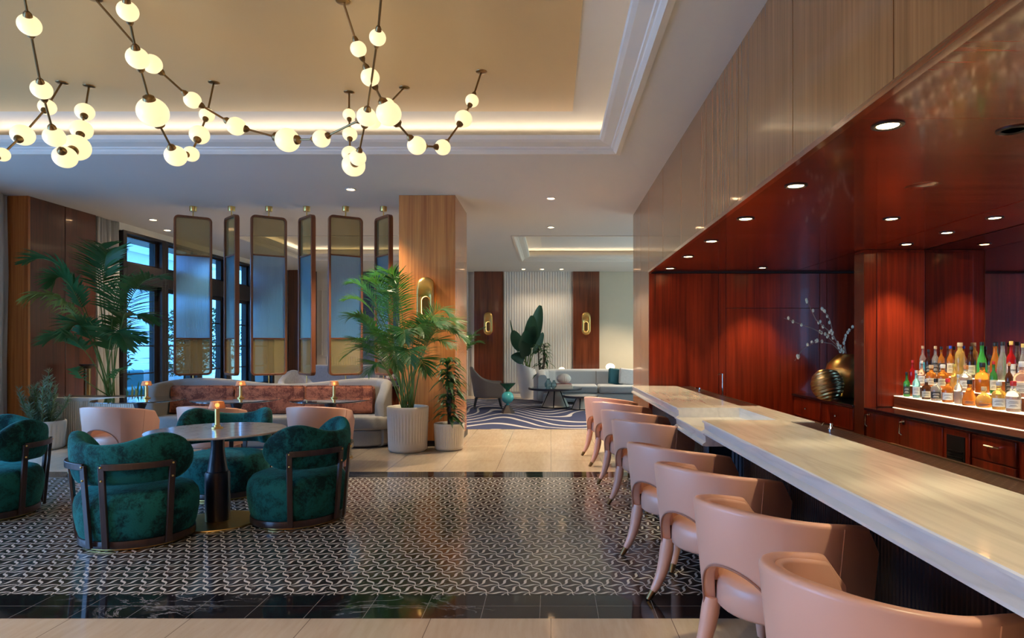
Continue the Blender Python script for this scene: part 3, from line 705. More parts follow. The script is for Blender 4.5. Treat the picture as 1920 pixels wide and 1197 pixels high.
ink = plain('label_ink', (.05,.05,.06,1), .6)
SH = {'std': [(.036,0),(.040,.006),(.040,.16),(.036,.185),(.016,.215),(.013,.27),(.015,.275),(.015,.285)],
 'tall': [(.034,0),(.037,.006),(.037,.19),(.030,.22),(.014,.25),(.012,.31),(.015,.315),(.015,.325)],
 'slope': [(.038,0),(.042,.006),(.043,.12),(.036,.17),(.018,.24),(.015,.29),(.017,.295),(.017,.31)],
 'squat': [(.042,0),(.047,.006),(.047,.11),(.040,.135),(.018,.15),(.015,.175),(.018,.18),(.018,.185)],
 'round': [(.05,0),(.062,.012),(.066,.05),(.058,.085),(.03,.115),(.018,.125),(.017,.145),(.02,.15)],
 'tear': [(.05,0),(.052,.01),(.05,.05),(.034,.09),(.018,.13),(.014,.16),(.017,.165),(.017,.17)],
 'cut': [(.038,0),(.040,.005),(.034,.06),(.040,.12),(.038,.19),(.03,.22),(.02,.235),(.018,.26),(.02,.27)]}
def bottle(px, tier, shape, glass, cap, label, text, sc=1.0, txt=None, cap_r=1.0):
    dx = (3.755, 3.87, 3.985)[tier]; z = TX[tier][1]+.0062; y = dx*FPX/(px-VX)
    y = min(y, 6.86)
    t = thing('liquor_bottle', text, 'bottle', (dx, y, z), group=('front row bottles','middle row bottles','back row bottles')[tier])
    pr = [(r*sc, zz*sc) for r, zz in SH[shape]]
    sq = shape in ('squat',); m = MB(); m.lathe(pr, seg=20)
    m.build('glass_body', GC[glass], t, ang=50)
    H = pr[-1][1]; rn = pr[-1][0]*cap_r
    m = MB(); m.lathe([(rn*1.02,-.004),(rn*1.08,.0),(rn*1.08,.024*sc),(rn,.03*sc),(0,.03*sc)], (0,0,H), 16); m.build('cap', CC[cap], t)
    if label:
        R = max(r for r, _ in pr[:3])+.0012; z0, z1 = (pr[2][1]*.22, pr[2][1]*.8); a0 = pi+math.atan2(dx, -y)*0
        ca = math.atan2(-y, -dx); m = MB(); vs = []
        for i in range(13):
            a = ca-1.0+2.0*i/12
            for zz in (z0, z1):
                # radius of the body at this height
                rr = pr[-1][0]
                for (r0, q0), (r1, q1) in zip(pr[:-1], pr[1:]):
                    if q0 <= zz <= q1 and q1 > q0: rr = r0+(r1-r0)*(zz-q0)/(q1-q0)
                vs.append(((rr+.0015)*cos(a), (rr+.0015)*sin(a), zz))
        m.add(vs, [(2*i, 2*i+2, 2*i+3, 2*i+1) for i in range(12)])
        lb = m.build('label', LC[label], t)
        m = MB(); inkm = CC['whitecap'] if label == 'black' else ink
        if txt:
            cu = bpy.data.curves.new('lettering', 'FONT'); cu.body = txt; cu.size = .021*sc; cu.align_x = 'CENTER'; cu.extrude = .0004
            ob = bpy.data.objects.new('tmp', cu); me = bpy.data.meshes.new_from_object(ob); bpy.data.objects.remove(ob)
            me.name = 'lettering'; o = bpy.data.objects.new('lettering', me); COL.objects.link(o); me.materials.append(inkm)
            R2 = R+.002
            for vtx in me.vertices:      # wrap the letters round the bottle
                a = ca+vtx.co.x/R2; vtx.co = Vector(((R2+vtx.co.z)*cos(a), (R2+vtx.co.z)*sin(a), (z0+z1)/2-.006+vtx.co.y))
            o.parent = lb
        else:
            for q, wdt in ((.75,.5), (.6,.62), (.35,.4), (.22,.55)):
                zz = z0+(z1-z0)*q; vs = []
                for i in range(7):
                    a = ca-wdt+2*wdt*i/6
                    for d in (-.0016, .0016): vs.append(((R+.0012)*cos(a), (R+.0012)*sin(a), zz+d))
                m.add(vs, [(2*i, 2*i+2, 2*i+3, 2*i+1) for i in range(6)])
            m.build('lettering', inkm, lb)
    return t
BT = [
 (1700,0,'std','green','blackcap','black','dark green bottle with black label at the far left of the front row',.82),
 (1718,0,'std','blue','silver','white','pale blue glass bottle near the left end of the front row',.9),
 (1737,0,'squat','brown','silver','cream','small dark brown bottle with cream label in the front row',.95),
 (1755,0,'squat','clear','blackcap','black','clear squat bottle with black cap and black label beside the brown bottle',1.0),
 (1777,0,'squat','amber','redcap','white','amber bottle with white label in the middle of the front row',1.05),
 (1797,0,'std','clear','silver',None,'clear unlabelled bottle with silver cap standing right of an amber bottle',.86),
 (1818,0,'tear','amber','blackcap','orange','wide teardrop amber bottle with black cap in the front row',1.15),
 (1845,0,'round','gold','cork','orange','round squat yellow-gold bottle with orange ribbon label',1.0),
 (1873,0,'squat','gold','silver','white','short golden bottle with silver cap, right of the round bottle',1.1),
 (1900,0,'squat','clear','redcap','white','clear round-shouldered bottle with red cap at the right of the front row',1.15),
 (1711,1,'std','red','redcap',None,'small red bottle behind the blue one',.85),
 (1728,1,'std','rose','whitecap','white','rosy clear bottle with white cap behind the brown bottle',.84),
 (1746,1,'squat','amber','cork','cream','amber square-shouldered bottle with cream label in the middle row',1.05),
 (1768,1,'squat','amber','whitecap','cream','amber bottle with white cap and cream label in the middle row',1.1),
 (1789,1,'slope','gold','goldcap',None,'yellow round-necked bottle without label in the middle row',.72),
 (1811,1,'squat','clear','copper','white','clear bottle with copper cap and white label in the middle row',1.1),
 (1842,1,'squat','amber','blackcap',None,'broad amber decanter bottle below the green-filled bottle',1.25),
 (1863,1,'tall','green','redcap','cream','dark green wine-shaped bottle with cream label and red cap',.80),
 (1892,1,'tall','brown','copper','black','dark brown bottle with copper cap in the middle row',.78),
 (1917,1,'squat','rose','whitecap','white','pale frosted bottle with white label at the right edge, middle row',1.35),
 (1726,2,'tall','clear','cork','sky','tall clear bottle with sky blue label at the left of the back row',.86),
 (1741,2,'std','dark','blackcap','black','dark bottle with black label beside the sky blue labelled bottle',.85),
 (1754,2,'tall','clear','cork','black','clear bottle with cork cap and black label in the back row',.85),
 (1765,2,'tall','amber','blackcap','black','amber bottle with black cap and black label in the back row',.84),
 (1782,2,'tall','amber','bluecap','cream','amber bottle with bright blue cap and cream label',.86),
 (1800,2,'cut','gold','cork',None,'slender waisted gold bottle with wide cork at the centre of the back row',1.12),
 (1821,2,'std','dark','blackcap','cream','dark red bottle with black cap and cream label in the back row',.95),
 (1841,2,'slope','emerald','blackcap',None,'bottle of bright green liqueur with black cap in the back row',1.0),
 (1866,2,'slope','amber','blackcap','redl','sloping amber bottle with red label right of the green bottle',.98),
 (1880,2,'slope','clear','blackcap',None,'sloping clear bottle with black cap next to the crimson bottle',1.0),
 (1896,2,'tall','red','goldcap','white','tall crimson bottle with gold cap and white lettered label',.97),
 (1919,2,'slope','clear','goldcap','white','clear bottle with gold cap cut by the right edge, back row',.95)]
for b in BT:
    bottle(*b, txt='CAMPARI' if b[3] == 'red' and b[1] == 2 else None)
# ---- downlights, then added fill spots
def downlight(x, y, z, label, power, ang, lens, grp, r=.045, trim='white', on=True):
    t = thing('downlight', label, 'ceiling light', (x, y, z), group=grp)
    m = MB(); m.lathe([(r*1.45,0),(r*1.45,-.006),(r*1.2,-.010),(r,-.004),(r*.95,-.001)], seg=24); m.build('trim_ring', M[trim], t)
    m = MB(); m.lathe([(0,-.0035),(r*.97,-.0035)], seg=24); m.build('lens', M[lens] if on else M['black'], t)
    if on and power: spot((x, y, z-.02), power, ang, color=WARM if lens == 'led' else (1,.83,.5))
for i, y in enumerate((.84, 1.94, 3.04, 4.18, 5.26, 6.38, 7.47, 8.59)):
    lab = ['','','nearest and largest round downlight in the bar soffit','second downlight from the camera along the soffit edge','third downlight from the camera along the soffit edge','fourth downlight from the camera along the soffit edge','fifth downlight from the camera along the soffit edge','farthest downlight along the soffit edge by the red wall'][i]
    if i < 2: spot((1.6, y, ZS-.02), 13, 60, color=(1,.83,.5))
    else: downlight(1.6, y, ZS, lab, 13, 60, 'led_bar', 'downlights in the bar soffit', .05, 'black')
for x, y, lab in ((2.8,5.26,'downlight in middle of the red soffit above the aisle'), (2.82,8.53,'downlight in the red soffit close to the end wall'), (3.62,5.22,'downlight nearest the camera above the back bar bottles'), (3.65,5.9,'middle downlight above the back bar bottles'), (3.65,6.57,'farthest downlight above the back bar bottles')):
    downlight(x, y, ZS, lab, (14 if y < 7 else 13) if x < 3 else 15, 80, 'led_bar', 'downlights in the bar soffit', .045, 'black')
downlight(2.24, 3.1, ZS, 'unlit round fitting in the soffit beside the nearest lit downlight', 0, 60, 'led', 'downlights in the bar soffit', .05, 'black', on=False)
m = MB(); m.lathe([(0,-.012),(.08,-.010),(.11,0)], (2.44,4.2,ZS), 28); tag(m.build('speaker_grille', M['mahog_x']), 'round wood-coloured speaker disc in the red soffit', 'speaker')
for x, y, lab in ((-2.8,8.95,'ceiling downlight above the fourth hanging screen, nearest the chandelier'), (0,9.5,'nearer of two ceiling downlights in front of the lounge'), (0,11.8,'farther of two ceiling downlights in front of the lounge'),
                  (-6.9,11.1,'ceiling downlight nearest the wood pier by the curtain'), (-7.25,12.1,'ceiling downlight above the second dark window'), (-.78,18.2,'left of three downlights by the far ribbed wall'), (-.25,18.2,'middle of three downlights by the far ribbed wall'), (.3,18.2,'right of three downlights by the far ribbed wall')):
    downlight(x, y, ZC, lab, 5 if y > 18 else (60 if x > -6 else 12), 100, 'led', 'downlights in the flat white ceiling', .05)
for x, y in ((-.9,8.2), (-5.6,10.9), (-4.2,11.2), (-3.2,11.2), (-3.4,17.4), (-5.0,17.4)): spot((x,y,ZC-.02), 45, 90)  # bare spots without fittings, added to raise the ambient light
for x, y in ((-5,-2.5), (-2.5,-2.5), (0,-2.5)): spot((x,y,ZC-.02), 60, 125)  # unseen wide fill spots added behind the camera
for x, y in ((-5.4,1.8), (-2.6,2.0)): spot((x,y,ZU-.03), 27, 100)  # unseen spots added above the frame to brighten the near floor
spot((-.8,1.5,ZU-.03), 9, 95)  # weaker unseen fill spot, added nearer the bar
for x in (1.8, 3.3): spot((x, 12.0, ZC-.02), 55, 100); spot((x, 17.2, ZC-.02), 50, 100)  # unseen spots added to brighten the lounge
# ================================================================== SEATING
def horseshoe(R, arm, n=28, sq=1.0):
    """plan path open to +x: from +y arm tip round the back (-x) to the -y arm tip; centre at origin"""
    pts = [(arm, R), (arm*.66, R), (arm*.33, R)]
    for i in range(n+1):
        a = pi/2+pi*i/n; pts.append((R*cos(a)*sq, R*sin(a)))
    pts += [(arm*.33, -R), (arm*.66, -R), (arm, -R)]
    return pts
def plen(p):
    L = [0]
    for a, b in zip(p[:-1], p[1:]): L.append(L[-1]+math.dist(a, b))
    return L
def blush_chair(label, loc, rz, group):
    t = thing('blush_armchair', label, 'chair', loc, rz, group)
    R, arm = .295, .285
    # dense path so the arched opening at the back stays smooth
    base = horseshoe(R, arm, 60, .93); L = plen(base)[-1]; half = L/2
    def bottom(u):
        a = abs(u-.5)*L
        return .315+(.225*sqrt(max(0, 1-(a/.205)**2)) if a < .205 else 0)
    def top(u):
        a = abs(u-.5)*L; z = .795-.11*(a/half)**1.6
        e = half-a
        if e < .09: z -= .09-sqrt(max(0, .09**2-(.09-e)**2))
        return z
    mb = MB(); mb.shell(base[::-1], -.052, top, bottom, .016, lean=.10, k=3) if False else mb.shell(base, .052, top, bottom, .018, lean=.10, k=3)
    mb.build('back_shell', M['leather'], t, ang=50)
    # inner upholstery pad, a bit lower than the shell
    pad = horseshoe(R-.045, arm-.03, 40, .92); Lp = plen(pad)[-1]
    mb = MB(); mb.shell(pad, .03, lambda u: .785-.115*(abs(u-.5)*2)**1.6-(.12*max(0, (abs(u-.5)*2-.85)/.15)**2), lambda u: .56 if abs(u-.5)*Lp < .17 else .42, .013, lean=.10, k=3)
    mb.build('inner_pad', M['leather'], t, ang=60)
    # seat cushion
    pl = [(.275,.19),(.255,.225),(.2,.24)]+[((R-.057)*cos(pi/2+pi*i/20)*.95, (R-.055)*sin(pi/2+pi*i/20)) for i in range(21)]+[(.2,-.24),(.255,-.225),(.275,-.19)]
    mb = MB(); secs = []
    for z, s in ((.315,.93),(.33,1),(.40,1),(.432,.985),(.448,.94),(.456,.8),(.460,.5),(.461,.02)): secs.append([(x*s, y*s, z) for x, y in pl])
    mb.sweep(secs); mb.build('seat', M['leather'], t, ang=70)
    # piping along the arch
    pts = []
    for i in range(33):
        u = .5+(i/16-1)*.2055/L*1.0; s = u*L; k = 0; Ls = plen(base)
        while k < len(Ls)-2 and Ls[k+1] < s: k += 1
        f = (s-Ls[k])/(Ls[k+1]-Ls[k]); x = base[k][0]+(base[k+1][0]-base[k][0])*f; y = base[k][1]+(base[k+1][1]-base[k][1])*f
        z = bottom(u); r0 = math.hypot(x, y); o = 1+(.001+.10*(z-.3))/r0; pts.append((x*o, y*o, z+.004))
    mb = MB(); mb.tube(pts, .0045, 6); mb.build('piping', M['leather_dark'], t)
    for s in (-1, 1):      # stitched seams on the flanks
        k = 3 if s > 0 else len(base)-4; x, y = base[k]; y2 = y+s*.0005
        mb = MB(); mb.tube([(x, y2+s*(.10*(z-.3)+.0005), z) for z in (.33,.45,.6,.73)], .0022, 5); mb.build('seam', M['leather'], t)
    for sx, sy in ((-1,1),(-1,-1),(1,1),(1,-1)):
        if sx < 0: pts = bez((-.178, sy*.178, .345), (-.19, sy*.19, .14), (-.262, sy*.215, .045), 6)
        else: pts = bez((.20, sy*.20, .345), (.215, sy*.21, .15), (.235, sy*.225, .045), 6)
        mb = MB(); mb.tube(pts, [.036,.041,.038,.034,.030,.026,.021], 12); lg = mb.build('leg', M['leather'], t)
        e = pts[-1]; d = (pts[-1]-pts[-2]).normalized(); tip = e+d*(.045/max(.2, -d.z))
        mb = MB(); mb.tube([e-d*.01, (e+tip)/2, Vector((tip.x, tip.y, 0))], [.0215,.019,.016], 12); mb.build('ferrule', M['bronze'], lg)
    return t
bc = None
ST = [(.49,8.55,46,'farthest blush leather chair at the bar, beyond the marble border'), (.545,7.78,46,'second farthest blush leather bar chair, standing on the tiles at the border'),
      (.575,6.80,44,'blush leather bar chair, third from the far end of the counter'), (.605,5.90,42,'blush leather bar chair beside the lowered counter section'),
      (.575,4.45,38,'blush leather bar chair just nearer than the lowered counter section'), (.64,3.66,37,'third nearest blush leather bar chair, leg on the black border'),
      (.675,2.79,35,'second nearest blush leather bar chair with fully visible arched back opening'), (.69,1.93,33,'nearest blush leather bar chair, cut off by the bottom right of the photo')]
for i, (x, y, rz, lb) in enumerate(ST):
    loc = (x+.285, y, 0); rz = radians(rz)
    if bc is None: bc = blush_chair(lb, loc, rz, 'blush leather chairs along the bar')
    else: dup(bc, loc, rz, lb, 'blush leather chairs along the bar')
for x, y, r, lb in ((-4.93,7.25,88,'blush leather chair with back opening showing, left of the marble table'), (-3.90,7.32,85,'blush leather chair mostly hidden behind the green chair at the marble table'), (-2.66,7.30,86,'blush leather chair turned away behind the right green velvet chair')):
    dup(bc, (x, y, 0), radians(r), lb, 'blush leather chairs at the sofa tables')

def green_chair(label, loc, rz, group):
    t = thing('velvet_lounge_chair', label, 'chair', loc, rz, group)
    mb = MB(); mb.lathe([(0,.06),(.33,.06),(.362,.075),(.375,.12),(.392,.22),(.395,.30),(.385,.35),(.355,.39),(.30,.41),(.15,.425),(0,.43)], seg=48, sx=.98, sy=1.06)
    mb.build('seat', M['green'], t, ang=60)
    A = radians(100); n = 48; R = .348; secs = []
    for i in range(n+1):
        u = i/n*2-1; a = pi+u*A; au = abs(u)
        e = max(0, (au-.70)/.30); cl = sqrt(max(1e-3, 1-e*e))
        top = .755+.075*math.exp(-((au-.58)/.28)**2); bot = .465+.015*au
        mid = (top+bot)/2+.0; hh = (top-bot)/2*cl; th = .055*(.45+.55*cl)
        rr = R; dirx, diry = cos(a), sin(a)*1.06; sec = []
        for k in range(20):
            q = 2*pi*k/20; cx = abs(cos(q))**.6*(1 if cos(q) > 0 else -1); sz = abs(sin(q))**.75*(1 if sin(q) > 0 else -1)
            z = mid+hh*sz; r_ = rr+th*cx+.08*(z-.5); sec.append((r_*dirx, r_*diry, z))
        secs.append(sec)
    mb = MB(); mb.sweep(secs); mb.build('backrest', M['green'], t, ang=180)
    mb = MB(); mb.lathe([(0,0),(.335,0),(.34,.006),(.34,.02),(0,.02)], seg=48, sx=.98, sy=1.06); mb.build('plinth', M['brass'], t)
    mb = MB(); mb.shell([((.37)*cos(2*pi*i/48)*.98, (.37)*sin(2*pi*i/48)*1.06) for i in range(48)], .028, .072, .02, .004, closed=True, k=2); mb.build('base_ring', M['darkwood'], t)
    for s in (-1, 1):
        a0, a1 = pi+s*radians(9), pi+s*radians(66)
        def pt(a, r, z): return Vector((r*cos(a), r*sin(a)*1.05, z))
        def rad(z): return .382+.05*max(0, min(1, z/.62))
        f = thing('frame', None, None); f.parent = t
        for k in list(f.keys()): del f[k]
        COL.objects.unlink(f); bpy.data.objects.remove(f)
        mb = MB()
        def bar(P, w, th):      # flat bar: P list of (angle, z)
            secs = []
            for j, (a, z) in enumerate(P):
                p = pt(a, rad(z), z); q0 = P[max(j-1,0)]; q1 = P[min(j+1,len(P)-1)]
                T = (pt(q1[0], rad(q1[1]), q1[1])-pt(q0[0], rad(q0[1]), q0[1])).normalized(); Nn = Vector((cos(a), sin(a), 0)); S = T.cross(Nn).normalized()
                secs.append([p+S*w/2+Nn*th/2, p-S*w/2+Nn*th/2, p-S*w/2-Nn*th/2, p+S*w/2-Nn*th/2])
            mb.sweep(secs)
        for a in (a0, a1): bar([(a, .03), (a, .3), (a, .62)], .042, .022)
        bar([(a0+(a1-a0)*j/12, .61) for j in range(13)], .045, .022)
        fr = mb.build('frame', M['darkwood'], t, bevel=.003)
        for a in (a0, a1):
            for z in (.61, .515):
                mb = MB(); mb.sphere(pt(a, rad(z)+.012, z), .008, 10, 6); mb.build('screw', M['brass'], fr)
    return t
G = 'green velvet lounge chairs'
gc = green_chair('green velvet lounge chair seen from behind, nearest the camera at the marble table', (-3.13, 4.86, 0), radians(83), G)
dup(gc, (-2.13, 5.40, 0), radians(170), 'green velvet lounge chair on the right of the marble table', G)
dup(gc, (-3.22, 6.30, 0), radians(-82), 'green velvet lounge chair behind the marble table, facing the camera', G)
dup(gc, (-4.86, 5.52, 0), radians(-129), 'green velvet lounge chair cut off by the left edge of the photo', G)
# round marble table
t = thing('round_table', 'round pale marble table with navy pedestal and brass disc foot', 'table', (-2.76, 5.30, 0))
m = MB(); m.lathe([(0,.738),(.50,.738),(.525,.744),(.53,.752),(.527,.760),(0,.762)], seg=72); m.build('tabletop', M['tablemarble'], t)
m = MB(); m.lathe([(0,.012),(.092,.012),(.095,.02),(.095,.40),(.088,.415),(.078,.42),(.074,.44),(.058,.55),(.050,.62),(.052,.68),(.062,.715),(.075,.738),(0,.738)], seg=40); m.build('pedestal', M['navy'], t)
m = MB(); m.lathe([(0,0),(.32,0),(.325,.004),(.322,.010),(.1,.016),(0,.016)], seg=64); m.build('base_disc', M['brass'], t)
def cafe_table(label, loc, r):
    t = thing('cafe_table', label, 'table', loc, group='dark topped tables in front of the sofa')
    m = MB(); m.lathe([(0,.742),(r-.03,.742),(r,.752),(r-.003,.76),(0,.762)], seg=64); m.build('tabletop', M['darkglass'], t)
    m = MB(); m.lathe([(0,.012),(.08,.012),(.08,.38),(.05,.45),(.04,.6),(.09,.735),(.09,.742),(0,.742)], seg=28); m.build('pedestal', M['navy'], t)
    m = MB(); m.lathe([(0,0),(.28,0),(.28,.012),(0,.014)], seg=48); m.build('base_disc', M['brass'], t)
    return t
cafe_table('dark topped round table at the left end of the grey sofa', (-5.36, 8.35, 0), .54)
cafe_table('dark topped round table in front of the middle rust cushion', (-4.10, 8.35, 0), .54)
cafe_table('dark topped round table at the right end of the grey sofa', (-2.86, 8.30, 0), .50)
def amber():
    t = NT('ribbed_amber_glass'); t.set(Base_Color=(.85,.5,.25,1), Transmission_Weight=.45, Roughness=.25, IOR=1.2); return t.m
M['amberglass'] = amber(); M['bulb'] = emis('lamp_bulb', (1,.62,.25,1), 5)
def table_lamp(label, loc):
    t = thing('table_lamp', label, 'lamp', loc, group='small brass table lamps')
    m = MB(); m.lathe([(0,0),(.045,0),(.047,.006),(.045,.012),(.026,.016),(.026,.028),(.018,.032),(0,.032)], seg=24); m.build('base', M['brass'], t)
    m = MB(); m.lathe([(.0,.03),(.0185,.03),(.0185,.17),(.0,.17)], seg=24, jit=lambda a, z: 1+.03*cos(a*12)); m.build('stem', M['brass'], t)
    m = MB(); m.lathe([(.062,.168),(.064,.172),(.050,.225),(.047,.226),(.060,.172)], seg=72, jit=lambda a, z: 1+.022*cos(a*24)); m.build('shade', M['amberglass'], t)
    m = MB(); m.sphere((0,0,.195), .018, 12, 8); m.build('bulb', M['bulb'], t)
    return t
tl = table_lamp('small brass lamp with ribbed amber shade on the marble table', (-2.80, 5.37, .762))
for x, y, lb in ((-5.37,8.5,'small brass lamp on the left dark topped table'), (-4.12,8.5,'small brass lamp on the middle dark topped table'), (-2.88,8.5,'small brass lamp on the right dark topped table')):
    dup(tl, (x, y, .762), 0, lb)
# ------------------------------------------------------------------ banquette sofa
s = thing('sofa', 'long grey linen sofa with curved back and rounded ends below the screens', 'sofa', (-4.05, 9.3, 0))
def q(path): return path
bk = [(-1.72,-.28),(-1.76,-.1),(-1.75,.1),(-1.68,.28),(-1.52,.40),(-1.3,.45)]+[(x*.1, .45) for x in range(-12, 13)]+[(1.32,.45),(1.5,.42),(1.63,.33),(1.70,.18),(1.71,0),(1.66,-.15)]
Lb = plen(bk)
def ptop(u):
    z = .93+.045*sin((u-.12)*2*pi*1.75+.2)
    e = min(u, 1-u)
    if e < .06: z -= .25*(1-e/.06)**2
    return z
bk2 = []
for a, b in zip(bk[:-1], bk[1:]):
    for k in range(3): bk2.append((a[0]+(b[0]-a[0])*k/3, a[1]+(b[1]-a[1])*k/3))
bk2.append(bk[-1])
m = MB(); m.shell(bk2[::-1], .15, lambda u: ptop(1-u), .02, .06, k=4); m.build('back', M['sofa_fab'], s, ang=60)
def rounded(x0, x1, y0, y1, r0, r1, n=8):
    pts = []
    for cx, cy, a0, r in ((x1-r1, y0+r1, -pi/2, r1), (x1-.05, y1-.05, 0, .05), (x0+.05, y1-.05, pi/2, .05), (x0+r0, y0+r0, pi, r0)):
        for i in range(n+1):
            a = a0+pi/2*i/n; pts.append((cx+r*cos(a), cy+r*sin(a)))
    return pts
def cushion(m, pl, z0, z1, rr=.04):
    cx = sum(p[0] for p in pl)/len(pl); cy = sum(p[1] for p in pl)/len(pl); secs = []
    for z, d in ((z0, rr*.7), (z0+rr*.3, rr*.2), (z0+rr, 0), (z1-rr, 0), (z1-rr*.3, rr*.25), (z1-.004, rr*.8), (z1, rr*2)):
        sec = []
        for x, y in pl:
            vx, vy = cx-x, cy-y; l = math.hypot(vx, vy); sec.append((x+vx/l*d, y+vy/l*d, z))
        secs.append(sec)
    m.sweep(secs)
m = MB(); m.prism(rounded(-1.62, 1.76, -.25, .30, .3, .42), .03, .26); m.build('base', M['sofa_fab'], s, ang=50, bevel=.02, seg=2)
m = MB(); m.prism(rounded(-1.55, 1.7, -.2, .3, .3, .4), 0, .03); m.build('plinth', M['black'], s)
for a, b, r0, r1 in ((-1.64,-.58,.28,.03), (-.57,.50,.03,.03), (.51,1.79,.03,.40)):
    m = MB(); cushion(m, rounded(a, b, -.28, .30, r0, r1), .265, .45); m.build('seat_cushion', M['sofa_fab'], s, ang=70)
m = MB(); m.box(-.115, .03, -.256, -.25, .10, .17); pl_ = m.build('socket_plate', M['bronze'], s)
for k in (0, 1): m = MB(); m.box(-.09+k*.055, -.045+k*.055, -.258, -.255, .115, .155); m.build('socket', M['black'], pl_)
for x0, x1, r, lb in ((-1.55,-.63,0,'rust velvet cushion leaning on the left part of the grey sofa'), (-.60,.41,0,'rust velvet cushion in the middle of the grey sofa'), (.43,1.42,0,'rust velvet cushion on the right part of the grey sofa')):
    t = thing('back_cushion', lb, 'cushion', (-4.05+(x0+x1)/2, 9.48, .452), group='rust velvet back cushions')
    w = (x1-x0)/2; m = MB(); pts = [(-w,-.075),(w,-.075),(w,.075),(-w,.075)]
    secs = []
    for z, d in ((0,.03),(.02,.006),(.06,0),(.36,0),(.40,.01),(.415,.04)):
        secs.append([(sx*(w-d), sy*(.08-d), z) for sx, sy in ((-1,-1),(-.5,-1.12),(0,-1.15),(.5,-1.12),(1,-1),(1,1),(0,1.05),(-1,1))])
    m.sweep(secs); m.build('cover', M['rust'], t, ang=60, rot=(radians(-6),0,0))
    m = MB(); m.tube([(-w,-.082,.02),(-w,-.082,.39),(-w+.02,-.07,.412),(w-.02,-.07,.412),(w,-.082,.39),(w,-.082,.02)], .006, 6); m.build('piping', M['rust'], t, rot=(radians(-6),0,0))
# ------------------------------------------------------------------ hanging screens
def screen(label, px, rz):
    P = at(px, 650, 10.06); t = thing('hanging_screen', label, 'screen', (P.x, 10.06, .83), rz, 'hanging wood framed glass screens')
    w, r, z0, z1 = .265, .055, .165, 2.665   # local z (base at the divider top)
    def rr(wi, a0, a1, rad):
        pts = []
        for cx, cz, q0 in ((wi-rad, a1-rad, 0), (-wi+rad, a1-rad, pi/2), (-wi+rad, a0+rad, pi), (wi-rad, a0+rad, 1.5*pi)):
            for i in range(7):
                a = q0+pi/2*i/6; pts.append((cx+rad*cos(a), cz+rad*sin(a)))
        return pts
    out = rr(w, z0, z1, .07); inn = rr(w-.032, z0+.032, z1-.032, .04); m = MB()
    n = len(out); m.sweep([[(out[i][0], -.035, out[i][1]), (out[i][0], .035, out[i][1]), (inn[i][0], .035, inn[i][1]), (inn[i][0], -.035, inn[i][1])] for i in range(n)], closed=True)
    m.build('frame', M['frame_wood'], t, bevel=.004)
    c1, c2 = 1.574-.83, 2.876-.83
    for c in (c1, c2): m = MB(); m.box(-w+.03, w-.03, -.02, .02, c-.011, c+.011); m.build('crossbar', M['frame_wood'], t)
    m = MB(); m.box(-w+.03, w-.03, -.004, .004, z0+.03, c1-.01); m.build('mesh_panel', M['mesh_glass'], t, smooth=False)
    m = MB(); m.box(-w+.03, w-.03, -.004, .004, c2+.01, z1-.03); m.build('mesh_panel', M['mesh_glass'], t, smooth=False)
    # reeded glass pane: fluted front, flat back
    m = MB(); N = 28; pr = []
    for i in range(N*4+1):
        x = -w+.03+(2*w-.06)*i/(N*4); pr.append((x, -.004-.004*abs(sin(pi*i/4))))
    pr += [(w-.03, .004), (-w+.03, .004)]
    nn = len(pr); m.add([(x, y, c1+.01) for x, y in pr]+[(x, y, c2-.01) for x, y in pr], [(i, (i+1)%nn, nn+(i+1)%nn, nn+i) for i in range(nn)]); m.build('reeded_pane', M['reeded'], t, ang=70)
    m = MB(); m.tube([(0,0,z1-.005), (0,0,2.82)], .009, 10); m.build('rod', M['brass'], t)
    m = MB(); m.lathe([(0,2.745),(.05,2.745),(.052,2.75),(.052,2.82),(0,2.82)], seg=28); m.build('ceiling_mount', M['brass'], t)
    m = MB(); m.tube([(0,0,0), (0,0,z0+.01)], .008, 10); m.build('foot_rod', M['brass'], t)
    return t
sc0 = screen('leftmost wood framed hanging glass screen, turned broadside', 362, radians(35))
for px, rz, lb in ((434,-46,'second hanging glass screen from the left, seen nearly edge-on'), (504,35,'third hanging glass screen from the left, turned broadside'), (575,-47,'fourth hanging glass screen from the left, seen nearly edge-on'),
                   (648,34,'fifth hanging glass screen from the left, turned broadside behind the palm'), (719,-50,'rightmost hanging glass screen next to the wood column')):
    P = at(px, 650, 10.06); dup(sc0, (P.x, 10.06, .83), radians(rz), lb)
